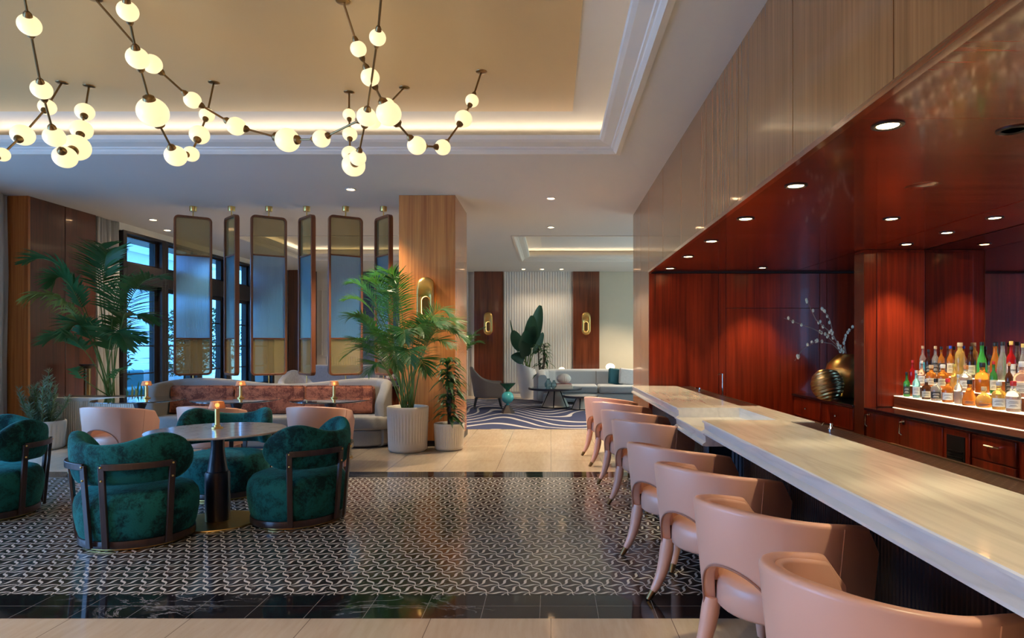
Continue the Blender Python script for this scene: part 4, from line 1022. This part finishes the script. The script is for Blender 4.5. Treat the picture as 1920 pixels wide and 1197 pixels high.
# ------------------------------------------------------------------ sconces
def sconce(label, loc):
    t = thing('wall_sconce', label, 'wall light', loc, group='capsule shaped brass wall sconces')
    w, h = .13, .335
    def cap(wi, hi, off, n=14):
        pts = []
        for i in range(n+1): a = pi*i/n; pts.append((wi*cos(a), hi-wi+wi*sin(a)+off))
        for i in range(n+1): a = pi+pi*i/n; pts.append((wi*cos(a), -hi+wi+wi*sin(a)+off))
        return pts
    o = cap(w, h, 0); i1 = cap(.062, .145, -.09); n = len(o); m = MB()
    # domed shield with a capsule opening
    rings = []
    for f, dy in ((1.0, -.02), (1.0, -.06), (.95, -.085), (.8, -.105), (.5,-.112), (.18, -.10), (0, -.085), (0, -.06)):
        rings.append([(i1[k][0]+(o[k][0]-i1[k][0])*f, dy, i1[k][1]+(o[k][1]-i1[k][1])*f) for k in range(n)])
    vs = [p for r in rings for p in r]; m.add(vs, [(a*n+k, a*n+(k+1)%n, (a+1)*n+(k+1)%n, (a+1)*n+k) for a in range(len(rings)-1) for k in range(n)])
    m.build('brass_shield', M['brass'], t, ang=60)
    m = MB(); r = [(x, -.012, z) for x, z in cap(w*.9, h*.94, 0)]; r2 = [(x, 0, z) for x, z in cap(w*.9, h*.94, 0)]; m.sweep([r, r2]); m.build('back_plate', M['bronze'], t)
    m = MB(); A = cap(.085, .17, -.09); Bq = cap(.060, .143, -.09)
    m.sweep([[(A[k][0], -.05, A[k][1]), (Bq[k][0], -.05, Bq[k][1]), (Bq[k][0], -.02, Bq[k][1]), (A[k][0], -.02, A[k][1])] for k in range(len(A))], closed=True); m.build('light_ring', M['glow'], t)
    m = MB(); r = [(x, -.055, z) for x, z in cap(.056, .136, -.09)]; r2 = [(x, -.012, z) for x, z in cap(.056, .136, -.09)]; m.sweep([r, r2]); m.build('inner_disc', M['bronze'], t)
    return t
sc1 = sconce('large brass capsule sconce on the wood column behind the palm', (-1.81, 9.3, 2.12)); 
dup(sc1, (-1.835, YF-.10, 2.12), 0, 'far brass capsule sconce left of the paddle-leaf plant'); dup(sc1, (1.03, YF-.10, 2.12), 0, 'far brass capsule sconce above the pale lounge sofa')
# ------------------------------------------------------------------ brass post by the pier
t = thing('brass_post', 'slim brass post with dark cap standing by the wood pier', 'post', (-7.35, 10.15, 0))
m = MB(); m.lathe([(0,0),(.12,0),(.12,.015),(.05,.02),(.05,1.1),(0,1.1)], seg=24); m.build('shaft', M['bronze'], t)
m = MB(); m.lathe([(.05,1.1),(.11,1.15),(.11,1.17),(0,1.17)], seg=24); m.build('cap', M['black'], t)
# ================================================================== PLANTS
def fluted_pot(name, label, loc, r, h, flutes, z0=.25, mat='pot', taper=.93, band=True):
    t = thing(name, label, 'planter', loc)
    m = MB(); prof = [(0,0),(r*taper-.03,0),(r*taper,.03)]
    steps = 14
    for i in range(steps+1): prof.append((r*(taper+(1-taper)*i/steps), .06+(h-.10)*i/steps))
    prof += [(r,h-.01),(r-.008,h),(r-.022,h),(r-.028,h-.01),(r-.03,h-.07),(0,h-.07)]
    zb0, zb1 = h*z0, h*.86
    m.lathe(prof, seg=flutes*6, jit=lambda a, z: 1-(.034*(.5+.5*cos(a*flutes))**2 if zb0 < z < zb1 else 0))
    m.build('pot', M[mat], t, ang=50)
    m = MB(); m.lathe([(0,h-.06),(r-.035,h-.06)], seg=32); m.build('soil', M['soil'], t)
    return t
def frond(parent, pts3, leafmat, L=.36, W=.035, n=26, start=.35, droop=.35, seed=0, name='frond', stemr=.009):
    rnd = random.Random(seed); m = MB()
    P0, P1, P2 = [Vector(p) for p in pts3]; B_ = lambda t: P0*(1-t)**2+P1*2*t*(1-t)+P2*t*t; D_ = lambda t: ((P1-P0)*(1-t)*2+(P2-P1)*2*t).normalized()
    f = None
    m.tube([B_(i/12) for i in range(13)], [stemr*(1-.75*i/12) for i in range(13)], 6)
    f = m.build(name, M['stem'], parent)
    m = MB()
    for i in range(n+1):
        t = start+(1-start)*i/n; p = B_(min(t, .995)); T = D_(min(t, .99)); S = T.cross(Vector((0,0,1)))
        S = S.normalized() if S.length > .05 else Vector((1,0,0)); U = S.cross(T).normalized()
        u = i/n; ln = L*(.45+.75*sin(pi*min(1, u*.85+.15)))*(1-.35*u)*rnd.uniform(.88, 1.1)
        for s in (-1, 1):
            d = (S*s*(.85-.35*u)+T*(.45+.5*u)+U*(.28-.2*rnd.random())).normalized(); k = droop*rnd.uniform(.6,1.4)
            q = [p+d*ln*x+Vector((0,0,-1))*ln*k*x*x for x in (0,.33,.66,1)]
            sd = (T-d*T.dot(d)).normalized()*.92+U*.38*s; m.strip(q, [W*.35, W, W*.75, .002], sd.normalized())
    m.build('leaflets', leafmat, f, smooth=False)
    return f
# left palm in the long fluted planter
t = thing('long_planter', 'long fluted cream planter box holding the tall left palm', 'planter', (-6.62, 9.62, 0))
m = MB(); x = -.68
nfl = 34; pts = []
pl_ = rounded(-.72, .72, -.2, .2, .06, .06)
m.prism(pl_, .0, .70); m.build('box', M['pot'], t, bevel=.01)
m = MB()
for i in range(44): m.tube([(-.70+i*.0326, -.2, .03), (-.70+i*.0326, -.2, .64)], .012, 6, cap=False)
m.build('flutes', M['pot'], t)
m = MB(); m.box(-.66, .66, -.16, .16, .69, .705); m.build('soil', M['soil'], t)
pot = Vector((-6.62, 9.60, .70))
t = thing('kentia_palm', 'tall dark green palm with arching fronds in front of the wood pier', 'palm', pot)
def rel(px, py, d):
    return at(px, py, min(d, 8.95) if px < 195 else d)-pot
b0 = Vector((0,0,0))
FR = [((150,440,9.2),(48,492,9.0)), ((175,430,9.6),(215,478,9.6)), ((225,500,9.0),(306,522,8.8)), ((150,520,8.9),(52,556,8.7)), ((150,600,9.0),(88,640,8.9)),
      ((205,545,9.5),(285,605,9.2)), ((200,560,9.0),(238,650,8.8)), ((165,420,9.8),(195,462,9.9)), ((130,470,9.7),(100,530,9.9)), ((195,600,9.3),(262,640,9.0)), ((160,560,9.4),(128,625,9.2)), ((190,480,9.3),(262,540,9.5))]
for i, (c, e) in enumerate(FR):
    yl = i == 3
    frond(t, (b0+Vector(((i%3-1)*.04, (i%2)*.05, -.0)), rel(*c), rel(*e)), M['yellowleaf'] if yl else M['palm_dark'], .44, .034, 34, .42, .22 if not yl else .6, i)
for i, (px, py) in enumerate(((232,690),(150,690))):
    frond(t, (b0, rel(px-20,py+10,9.3), rel(px,py,9.1)), M['palm_dark'], .16, .05, 6, .5, .2, 40+i)
t = thing('snake_plant', 'small spiky leaved plant at the right end of the long planter', 'plant', (-6.15, 9.60, .70))
for i in range(9):
    m = MB(); p = Vector((-.18+i*.045, (i%3-1)*.05, 0)); h = .14+.09*((i*7)%5)/4
    m.strip([p, p+Vector((.01,0,h*.5)), p+Vector(((i%3-1)*.03,0,h))], [.025,.03,.003], Vector((1,.2,0)).normalized()); m.build('leaf', M['yellowleaf'] if i%2 else M['drac'], t, smooth=False)
# low round pot with grey-green shrub
fluted_pot('round_planter', 'low round cream planter with grey-green shrub in front of the wood pier', (-7.2, 9.06, 0), .28, .40, 26, .12)
t = thing('needle_shrub', 'bushy grey-green needle-leaved shrub in the low round planter', 'shrub', (-7.2, 9.06, .34))
rnd = random.Random(5)
for i in range(18):
    a = rnd.uniform(0, 2*pi); sp = rnd.uniform(.03,.30); h = rnd.uniform(.28,.62)*(1.25-sp*1.6)
    if cos(a) > .2 and sp < .22: h *= 1.1
    P = bez((.08*cos(a),.08*sin(a),0), (sp*.8*cos(a),sp*.8*sin(a),h*.35), (sp*1.1*cos(a),sp*1.1*sin(a),h), 10)
    m = MB(); m.tube(P, .006, 5); sg = m.build('stem', M['stem'], t); m = MB()
    for j, p in enumerate(P):
        for k in range(15):
            b = rnd.uniform(0, 2*pi); d = Vector((cos(b), sin(b), rnd.uniform(.4,1.6))).normalized(); pp = p+Vector((0,0,rnd.uniform(-.03,.03)))
            s = d.cross(Vector((rnd.random(), rnd.random(), .2))).normalized(); m.strip([pp, pp+d*.035, pp+d*.075], [.006,.012,.002], s)
    m.build('needles', M['grey_leaf'], sg, smooth=False)
# middle palm
pot = Vector((-1.99, 8.90, .98-.06)); 
fluted_pot('tall_planter', 'tall fluted cream cylinder planter in front of the wood column', (-1.99, 8.90, 0), .285, .62, 40, .26)
pot = Vector((-1.99, 8.90, .56))
t = thing('areca_palm', 'bright green bushy palm in the tall fluted planter by the column', 'palm', pot)
def rel(px, py, d): return at(px, py, d)-pot
FR = [((705,515,8.6),(655,532,8.4)), ((715,540,8.9),(648,562,8.9)), ((720,600,8.5),(642,672,8.2)), ((700,590,8.7),(668,592,8.5)), ((735,560,8.2),(690,660,8.0)), ((752,480,8.6),(722,515,8.4)),
      ((805,535,8.8),(842,592,8.7)), ((790,540,8.4),(825,610,8.1)), ((765,560,8.2),(795,625,7.9)), ((800,560,8.8),(872,640,8.5)), ((785,600,8.4),(845,650,8.1)), ((740,600,8.3),(712,625,8.0)),
      ((755,560,8.0),(760,640,7.7)), ((805,560,8.8),(850,622,8.4)), ((725,580,8.0),(745,690,7.7)), ((745,480,9.0),(700,520,9.0)), ((778,620,8.1),(800,700,7.9)), ((715,640,8.6),(690,700,8.3)), ((780,570,8.3),(828,612,8.0)), ((690,560,8.4),(652,600,8.2)), ((725,500,8.5),(690,530,8.3)), ((765,600,7.9),(770,680,7.6)), ((815,560,8.5),(860,610,8.3)), ((700,620,8.2),(660,640,7.9)), ((735,540,8.8),(725,545,8.0)), ((750,480,8.8),(730,530,8.3))]
for i, (c, e) in enumerate(FR):
    a = i*2.4; frond(t, (Vector((.07*cos(a), .07*sin(a), 0)), rel(*c), rel(*e)), M['palm'] if i%3 else M['palm_dark'], .33, .015, 34, .42, .25, 100+i)
# small pot with corn plant
def corn(parent_label, name, base, heads, mat, L=.3, seed=1, stem=None, nl=34):
    rnd = random.Random(seed); t = thing(name, parent_label, 'plant', base)
    for (hx, hy, hz, r) in heads:
        m = MB(); m.tube([(hx*.3,hy*.3,0), (hx*.8,hy*.8,hz*.5), (hx,hy,hz)], .014, 8); cn = m.build('cane', M['bark'], t); m = MB()
        for i in range(nl):
            a = rnd.uniform(0, 2*pi); z = hz-r+r*1.1*i/nl; el = rnd.uniform(.1,1.0)+.6*i/nl; l = L*rnd.uniform(.75,1.2)
            d = Vector((cos(a), sin(a), el)).normalized(); s = d.cross(Vector((0,0,1))).normalized(); p = Vector((hx,hy,z)); 
            m.strip([p+d*l*x+Vector((0,0,-1))*l*.75*x*x for x in (0,.25,.5,.75,1)], [.02,.048,.055,.038,.003], s)
        m.build('leaves', mat, cn, smooth=False)
    return t
fluted_pot('small_planter', 'small fluted cream planter to the right of the tall one', (-1.43, 9.0, 0), .215, .375, 40, .2)
corn('glossy strap-leaved plant in the small planter beside the column', 'corn_plant', (-1.43, 9.0, .31), [(.0,0,.40,.3), (.03,-.03,.68,.3), (-.03,.02,.92,.28)], M['drac'], .34, 4, nl=44)
# ================================================================== LOUNGE
t = thing('sculpted_planter', 'tall white curved planter with slanted rim in the far lounge', 'planter', (-.66, 17.9, 0))
secs = []
for i in range(15):
    u = i/14; z = .92*u; r = .15+.125*sin(pi*(.05+u*.62)) ; sec = []
    for k in range(28):
        a = 2*pi*k/28; zz = z+(u**3)*(-.10*cos(a)); sec.append((r*cos(a)-.05*u**4, r*sin(a), zz))
    secs.append(sec)
for s_ in (.9,): secs.append([((x+.05)*s_-.05, y*s_, z-.04) for x, y, z in secs[-1]])
m = MB(); m.sweep(secs); m.build('pot', M['whitepot'], t, ang=60)
base = Vector((-.66, 17.9, .8)); t = thing('paddle_leaf_plant', 'large paddle-leaf plant rising from the sculpted white planter', 'plant', base)
def paddle(p0, mid, tip, w, seedn, flip=0):
    global t
    P = bez(p0, mid, tip, 20); cut = 9; m = MB(); m.tube(P[:cut+1], [.02-.001*i for i in range(cut+1)], 7); st = m.build('leaf_stalk', M['stem'], t)
    Q = P[cut:]; n = len(Q); vs = []; T0 = (Q[-1]-Q[0]).normalized(); S = T0.cross(Vector((sin(flip),-cos(flip),.15))).normalized(); N = S.cross(T0)
    for i, p in enumerate(Q):
        u = i/(n-1); ww = w*sqrt(max(0, sin(pi*(u*.93+.05))))*(1-.25*u)
        vs += [p-S*ww/2+N*ww*.16, p-S*ww*.25+N*ww*.05, p, p+S*ww*.25+N*ww*.05, p+S*ww/2+N*ww*.16]
    m = MB(); m.add(vs, [(i*5+k, i*5+k+1, (i+1)*5+k+1, (i+1)*5+k) for i in range(n-1) for k in range(4)]); m.build('paddle', M['bird'], st, ang=180)
def r_(px, py, d): return at(px, py, d)-base
for i, (c, e, w, f) in enumerate((((995,640,17.8),(1013,573,17.9),.42,.4), ((995,650,17.7),(998,592,17.5),.44,0), ((985,640,17.9),(1002,612,17.4),.40,.2), ((975,650,17.7),(962,620,17.6),.40,-.3), ((980,660,17.6),(985,620,17.2),.42,.3),
                                  ((960,640,17.8),(956,600,17.9),.14,1.2), ((985,670,17.5),(958,668,17.4),.36,0), ((1000,660,17.8),(1018,624,18.1),.3,.8), ((990,665,17.5),(978,640,17.1),.36,.1))):
    paddle((.06*cos(i*2), .06*sin(i*2), 0), r_(*c), r_(*e), w, i, f)
t = thing('cylinder_planter', 'white cylinder planter beside the sculpted one', 'planter', (-.28, 17.2, 0))
m = MB(); m.lathe([(0,0),(.18,0),(.19,.01),(.19,.67),(.185,.68),(.17,.68),(.165,.6),(0,.6)], seg=32); m.build('pot', M['whitepot'], t)
corn('upright strap-leaved plant in the white cylinder planter', 'dracaena', (-.28, 17.2, .6), [(.0,0,.35,.25), (.12,.03,.62,.25), (-.06,0,.85,.22), (.1,-.06,.9,.25)], M['drac'], .34, 9, nl=26)
# armchair
t = thing('lounge_armchair', 'taupe velvet armchair on dark legs at the left of the carpet', 'armchair', (-1.48, 15.0, 0), radians(8))
m = MB(); hs = [(x*1.0, y) for x, y in horseshoe(.34, .34, 30, .95)]
m.shell(hs, .09, lambda u: .62+.36*math.exp(-((u-.5)/.20)**2), .26, .04, lean=.16, k=3); m.build('backrest', M['taupe'], t, ang=60)
m = MB(); cushion(m, rounded(-.28, .38, -.27, .27, .08, .08), .26, .46, .04); m.build('seat', M['taupe'], t, ang=70)
for sx, sy in ((1,1),(1,-1),(-1,1),(-1,-1)):
    m = MB(); m.tube([(sx*.26,sy*.25,.28),(sx*.32,sy*.29,0)], [.024,.013], 8); m.build('leg', M['black'], t)
t = thing('drink_table', 'small sculptural drink table with turquoise ball and dark cone foot', 'side table', (-.94, 13.9, 0))
m = MB(); m.lathe([(0,0),(.17,0),(.035,.20),(0,.20)], seg=6); m.build('cone_foot', M['darkwood'], t, ang=20)
m = MB(); m.lathe([(.05,.18),(.03,.2),(.03,.225)]+[(.135*cos(a), .345+.135*sin(a)) for a in [(-1.3+.2*i) for i in range(14)]]+[(.0,.48)], seg=30); m.build('ball', plain('turquoise_glaze', (.06,.42,.44,1), .12, 0, .6), t)
m = MB(); m.lathe([(.05,.47),(.035,.5),(.06,.53),(.165,.635),(.17,.65),(0,.65)], seg=30); m.build('green_cup', plain('green_glass_cup', (.02,.11,.05,1), .08), t)
m = MB(); m.lathe([(0,.65),(.17,.65),(.172,.66),(0,.665)], seg=30); m.build('top', M['blackstone'], t)
def cone_table(label, loc, r, h, rb):
    t = thing('coffee_table', label, 'coffee table', loc, group='round coffee tables on cone bases')
    m = MB(); m.lathe([(0,h-.05),(r-.02,h-.05),(r,h-.04),(r,h-.008),(r-.01,h),(0,h)], seg=56); m.build('tabletop', M['navy'], t)
    m = MB(); m.lathe([(0,h),(r-.03,h),(r-.03,h+.002),(0,h+.002)], seg=56); m.build('inlay', M['darkglass'] if r > .5 else M['tablemarble'], t)
    m = MB(); m.lathe([(0,.03),(rb,.03),(rb*.42,h-.05),(0,h-.05)], seg=40); m.build('cone', M['pot'], t)
    m = MB(); m.lathe([(0,0),(rb+.02,0),(rb+.02,.03),(0,.03)], seg=40); m.build('foot_ring', M['black'], t)
    for k in range(6):
        a = k*pi/3+.4; m = MB(); m.tube([(rb*1.0*cos(a), rb*1.0*sin(a), .02), (rb*.43*cos(a), rb*.43*sin(a), h-.05)], .016, 6); m.build('strut', M['black'], t)
    return t
cone_table('large round coffee table holding books and vases', (.10, 15.2, 0), .64, .475, .33)
cone_table('small low round coffee table beside the large one', (.68, 14.7, 0), .41, .33, .22)
# things on the coffee table
z = .477
for i, (w, d, h, c, lb) in enumerate(((.44,.30,.035,(.30,.45,.42,1),'green book at the bottom of the coffee table stack'), (.40,.28,.03,(.55,.55,.50,1),'pale book in the middle of the coffee table stack'), (.36,.26,.035,(.50,.09,.06,1),'red book on top of the coffee table stack'))):
    t = thing('book', lb, 'book', (.30, 14.95, z), radians(3*i-2), 'books on the coffee table')
    m = MB(); m.box(-w/2,w/2,-d/2,d/2,0,.003); m.box(-w/2,w/2,-d/2,d/2,h-.003,h); m.box(-w/2,w/2,d/2-.003,d/2,0,h); m.build('cover', plain('book_cover', c, .5), t, smooth=False)
    m = MB(); m.box(-w/2+.006,w/2-.006,-d/2+.006,d/2-.003,.003,h-.003); m.build('pages', M['white'], t, smooth=False); z += h+.0005
t = thing('pebble_vase', 'white ribbed pebble-shaped vase standing on the books', 'vase', (.30, 14.95, z)); m = MB()
m.sphere((0,0,.12), .165, 64, 14, (1,1,.72)); 
for i, v_ in enumerate(m.v):
    a = math.atan2(v_[1], v_[0]); k_ = 1+.03*cos(a*18); m.v[i] = (v_[0]*k_, v_[1]*k_, v_[2])
m.build('body', M['white'], t)
for x, y, s, lb in ((-.06,15.0,1.0,'left clear glass vase on the coffee table'), (.07,14.85,.85,'right clear glass vase on the coffee table')):
    t = thing('glass_vase', lb, 'vase', (x, y, .477)); m = MB(); m.lathe([(0,0),(.05*s,0),(.085*s,.04*s),(.09*s,.10*s),(.05*s,.17*s),(.03*s,.2*s),(.04*s,.22*s),(.03*s,.2*s)], seg=26); m.build('body', M['pane'], t)
# lounge sofa (curved)
s = thing('lounge_sofa', 'long pale blue-grey curved sofa in the far lounge', 'sofa', (1.6, 16.7, 0))
path = [(-1.92,-.55),(-1.97,-.3),(-1.95,0),(-1.82,.25),(-1.55,.4),(-1.1,.46),(-.4,.5),(.4,.48),(1.2,.38),(2.0,.18),(2.7,-.1)]
pp = []
for a, b in zip(path[:-1], path[1:]):
    for k in range(5): pp.append((a[0]+(b[0]-a[0])*k/5, a[1]+(b[1]-a[1])*k/5))
pp.append(path[-1])
m = MB(); m.shell(pp[::-1], .22, lambda u: .85-.12*max(0,(u-.88)/.12)**2, .06, .08, k=4); m.build('back', M['lounge_fab'], s, ang=60)
m = MB(); m.prism([(-1.8,-.62),(-1.2,-.66),(0,-.7),(1.2,-.8),(2.4,-1.0),(2.75,-.2),(1.2,.2),(-1.5,.22),(-1.8,0)][::1], .05, .27); m.build('base', M['lounge_fab'], s, ang=50, bevel=.05, seg=3)
m = MB(); m.prism([(-1.7,-.55),(2.3,-.9),(2.5,-.1),(-1.6,.1)], 0, .05); m.build('plinth', M['black'], s)
for a in ([(-1.72,-.60),(-.42,-.68),(-.40,.26),(-1.66,.2)], [(-.40,-.72),(1.1,-.84),(1.05,.2),(-.38,.26)], [(1.12,-.84),(2.4,-1.02),(2.7,-.25),(1.07,.2)]):
    m = MB(); m.prism(a, .275, .46); m.build('seat_cushion', M['lounge_fab'], s, ang=50, bevel=.05, seg=3)
m = MB()
for x in (-.40, 1.08): m.tube([(x,.285,.47),(x,.275,.80)], .008, 6); 
m.build('back_seam', M['taupe'], s)
for x, y, rz, mt, lb, k_ in ((1.68,16.62,14,'teal_fab','teal square cushion on the pale lounge sofa','teal cushion'), (1.95,16.56,10,'knit','white patterned cushion next to the teal one','patterned')):
    t = thing('square_cushion', lb, 'cushion', (x, y, .465)); m = MB(); m.box(-.21,.21,-.05,.05,0,.42)
    m.build('cover', M[mt], t, rot=(radians(-14), radians(8), radians(rz)), bevel=.045, seg=3)
for x, y, r, lb in ((1.66,17.9,.115,'glowing white globe lamp behind the pale lounge sofa'), (-.02+.32,17.75,.08,'small glowing lamp behind the left end of the lounge sofa')):
    t = thing('globe_lamp', lb, 'lamp', (x, y, .70 if r > .1 else .66))
    m = MB(); m.lathe([(0,0),(.08,0),(.07,.02),(.045,.04),(.045,.08),(0,.08)], seg=20); m.build('base', M['white'], t)
    m = MB(); m.sphere((0,0,.08+r*.85), r, 24, 12, (1.1,1.1,.85)); m.build('shade', M['lampglass'], t)
t = thing('console_table', 'dark console shelf behind the lounge sofa carrying the small lamps', 'console', (1.2, 17.85, 0))
m = MB(); m.box(-1.0,.8,-.15,.15,.62,.66); m.build('top', M['walnut_dark'], t)
for x in (-.95,.75): m = MB(); m.box(x-.02,x+.02,-.13,.13,0,.62); m.build('leg', M['walnut_dark'], t)
m = MB(); m.box(.36,.56,-.12,.12,.66,.70); m.build('riser', M['walnut_dark'], t)
# palm and slot window left of the far wood panel
base = Vector((-2.55, 17.2, .0)); t = thing('corner_palm', 'green palm partly hidden behind the wood column in the lounge', 'palm', base)
m = MB(); m.lathe([(0,0),(.17,0),(.19,.4),(.17,.4),(.165,.34),(0,.34)], seg=24); m.build('pot', M['whitepot'], t)
for i in range(7):
    a = -1.2+i*.55; frond(t, (Vector((0,0,.35)), Vector((.15*cos(a),.15*sin(a),1.7)), Vector((.75*cos(a),.6*sin(a),1.55+.2*(i%3)))), M['palm'], .4, .035, 18, .45, .3, 300+i)
# ---- lounge furniture seen through the screens
t = thing('boucle_armchair', 'white rounded armchair seen between the hanging screens', 'armchair', (-5.35, 13.4, 0), radians(-60))
m = MB(); m.shell(horseshoe(.34,.3,30), .13, lambda u: .70+.25*math.exp(-((u-.5)/.22)**2), .1, .06, k=4); m.build('backrest', M['boucle'], t, ang=60)
m = MB(); cushion(m, rounded(-.3,.4,-.25,.25,.1,.1), .1, .45, .05); m.build('seat', M['boucle'], t)
m = MB(); m.lathe([(0,0),(.3,0),(.3,.1),(0,.1)], seg=24); m.build('base', M['black'], t)
t = thing('patterned_banquette', 'low pale patterned banquette seen below the fourth hanging screen', 'banquette', (-5.1, 15.6, 0))
m = MB(); m.box(-.9,.9,-.1,.12,.1,1.0); m.build('back', M['knit'], t, bevel=.07, seg=3)
m = MB(); m.box(-.9,.9,-.7,-.1,.1,.45); m.build('seat', M['lounge_fab'], t, bevel=.06, seg=3)
m = MB(); m.box(-.85,.85,-.65,.1,0,.1); m.build('plinth', M['black'], t)
t = thing('lounge_table', 'dark round table carrying cups behind the sofa divider', 'table', (-2.9, 12.2, 0))
m = MB(); m.lathe([(0,.82),(.42,.82),(.42,.85),(0,.85)], seg=40); m.build('top', M['walnut_dark'], t)
m = MB(); m.lathe([(0,0),(.25,0),(.25,.02),(.04,.04),(.04,.82),(0,.82)], seg=24); m.build('pedestal', M['black'], t)
for i, (x, y) in enumerate(((-3.08,12.1),(-2.98,12.0))):
    t = thing('cup', ['left white cup on the table behind the divider','right white cup on the table behind the divider'][i], 'cup', (x, y, .85)); m = MB(); m.lathe([(0,0),(.03,0),(.042,.07),(.038,.07),(.028,.006),(0,.006)], seg=20); m.build('body', M['white'], t); 
# ================================================================== CHANDELIERS
def globe(m, p, r, d): pass
def chandelier(label, chains, cans):
    """chains: lists of (px, py, radius_px, depth); 0 radius = plain end"""
    allp = [q for c in chains for q in c]; org = at(*cans[0][:2], cans[0][2]); org.z = ZU-.006
    t = thing('globe_chandelier', label, 'chandelier', org, group='branching brass and opal globe chandeliers')
    done = {}
    for (px, py, d) in cans:
        p = at(px, py, d); p.z = ZU-.006; p -= org
        m = MB(); m.lathe([(0,-.012),(.035,-.012),(.05,-.006),(.052,0)], (p.x,p.y,p.z), 28); m.build('canopy', M['bronze'], t)
    for c in chains:
        P = [at(x, y, d)-org for x, y, r, d in c]
        for q, (x, y, r, d) in zip(P, c):
            if r == -1: q.z = 0   # ends at the ceiling
        for i in range(len(P)-1):
            a, b = P[i], P[i+1]; dirv = (b-a).normalized()
            ra = c[i][2]*c[i][3]/FPX if c[i][2] > 0 else 0; rb = c[i+1][2]*c[i+1][3]/FPX if c[i+1][2] > 0 else 0
            if (b-a).length > ra+rb+.005:
                m = MB(); m.tube([a+dirv*ra*.9, b-dirv*rb*.9], .0085, 8); rd = m.build('rod', M['bronze'], t)
                for e, R, s in ((a, ra, 1), (b, rb, -1)):
                    if R > 0:
                        m = MB(); cpt = e+dirv*s*R*.93; m.tube([cpt-dirv*s*.012, cpt+dirv*s*.012, cpt+dirv*s*.03], [R*.38, R*.33, .012], 16); m.build('collar', M['bronze'], rd)
        for i, (x, y, r, d) in enumerate(c):
            if r > 0 and (x, y) not in done:
                done[(x, y)] = 1; R = r*d/FPX/1.07
                m = MB(); m.sphere(P[i], R, 32, 18, (1,1,.96)); m.build('globe', M['globe'], t)
                l = bpy.data.lights.new('globe_lamp', 'POINT'); l.energy = 2.2*(R/.08)**2; l.color = (1,.76,.42); l.shadow_soft_size = R*1.02
                lo = bpy.data.objects.new('globe_lamp', l); COL.objects.link(lo); lo.location = P[i]; lo.parent = t
    return t
chandelier('chandelier chain at the far left that drops through six globes and climbs to the ceiling', [[(30,-90,-1,3.98),(55,47,21,4.35),(78,168,19,4.75),(102,257,20,5.0),(122,295,22,5.25),(143,277,26,5.5),(153,244,20,5.7),(159,210,17.5,5.9),(167,167,-1,6.10)]], [(167,167,6.10),(30,-90,3.98)])
chandelier('short chandelier branch at the left edge sloping down and out of the photo', [[(116,161,-1,6.02),(88.6,201,16,5.8),(42.6,253.5,21,5.4),(4,290,14,5.1),(-60,330,18,4.8)]], [(116,161,6.02)])
chandelier('chandelier chain with the largest oval globe near the upper left', [[(226,-80,-1,4.03),(239.5,21,20,4.3),(258,109,21.5,4.55),(286.5,210.5,29.5,4.85),(329.5,292.5,21,5.2),(358,289,15.5,5.4),(374,253,19,5.6),(388,216,14.5,5.8),(401,160,-1,6.02)]], [(401,160,6.02),(226,-80,4.03)])
chandelier('wide chandelier sweeping from the left canopy to the stack of globes at the centre',
    [[(177,3,-1,4.56),(285,120,19,4.95),(361,188,16.5,5.2),(443,237,18.5,5.35),(539,263,24,5.4),(602.5,260.5,17.5,5.3),(687,219,19.5,5.1)],
     [(722,-80,-1,4.03),(708,70.5,16.5,4.5),(687,219,19.5,5.1),(671,296,16.5,5.35),(663,310,23,5.6),(656,289,16,5.85),(656,252,14.5,6.0),(654.5,215.5,12.5,6.12),(654.7,180,-1,6.25)]], [(177,3,4.56),(722,-80,4.03),(654.7,180,6.25)])
chandelier('right-hand chandelier chain dipping low and rising to the canopy at the right', [[(643,9,-1,4.6),(672,92,16,4.75),(694,145,18.5,4.85),(729,213,25,5.0),(781.5,273,19,5.2),(830,276.5,16,5.4),(869,223,17.5,5.6),(885,189,13.5,5.72),(902.6,140,-1,5.78)], [(758,170,-1,6.14),(727,197,14,5.9),(700,228,15,5.7)]], [(643,9,4.6),(902.6,140,5.78),(758,170,6.14)])
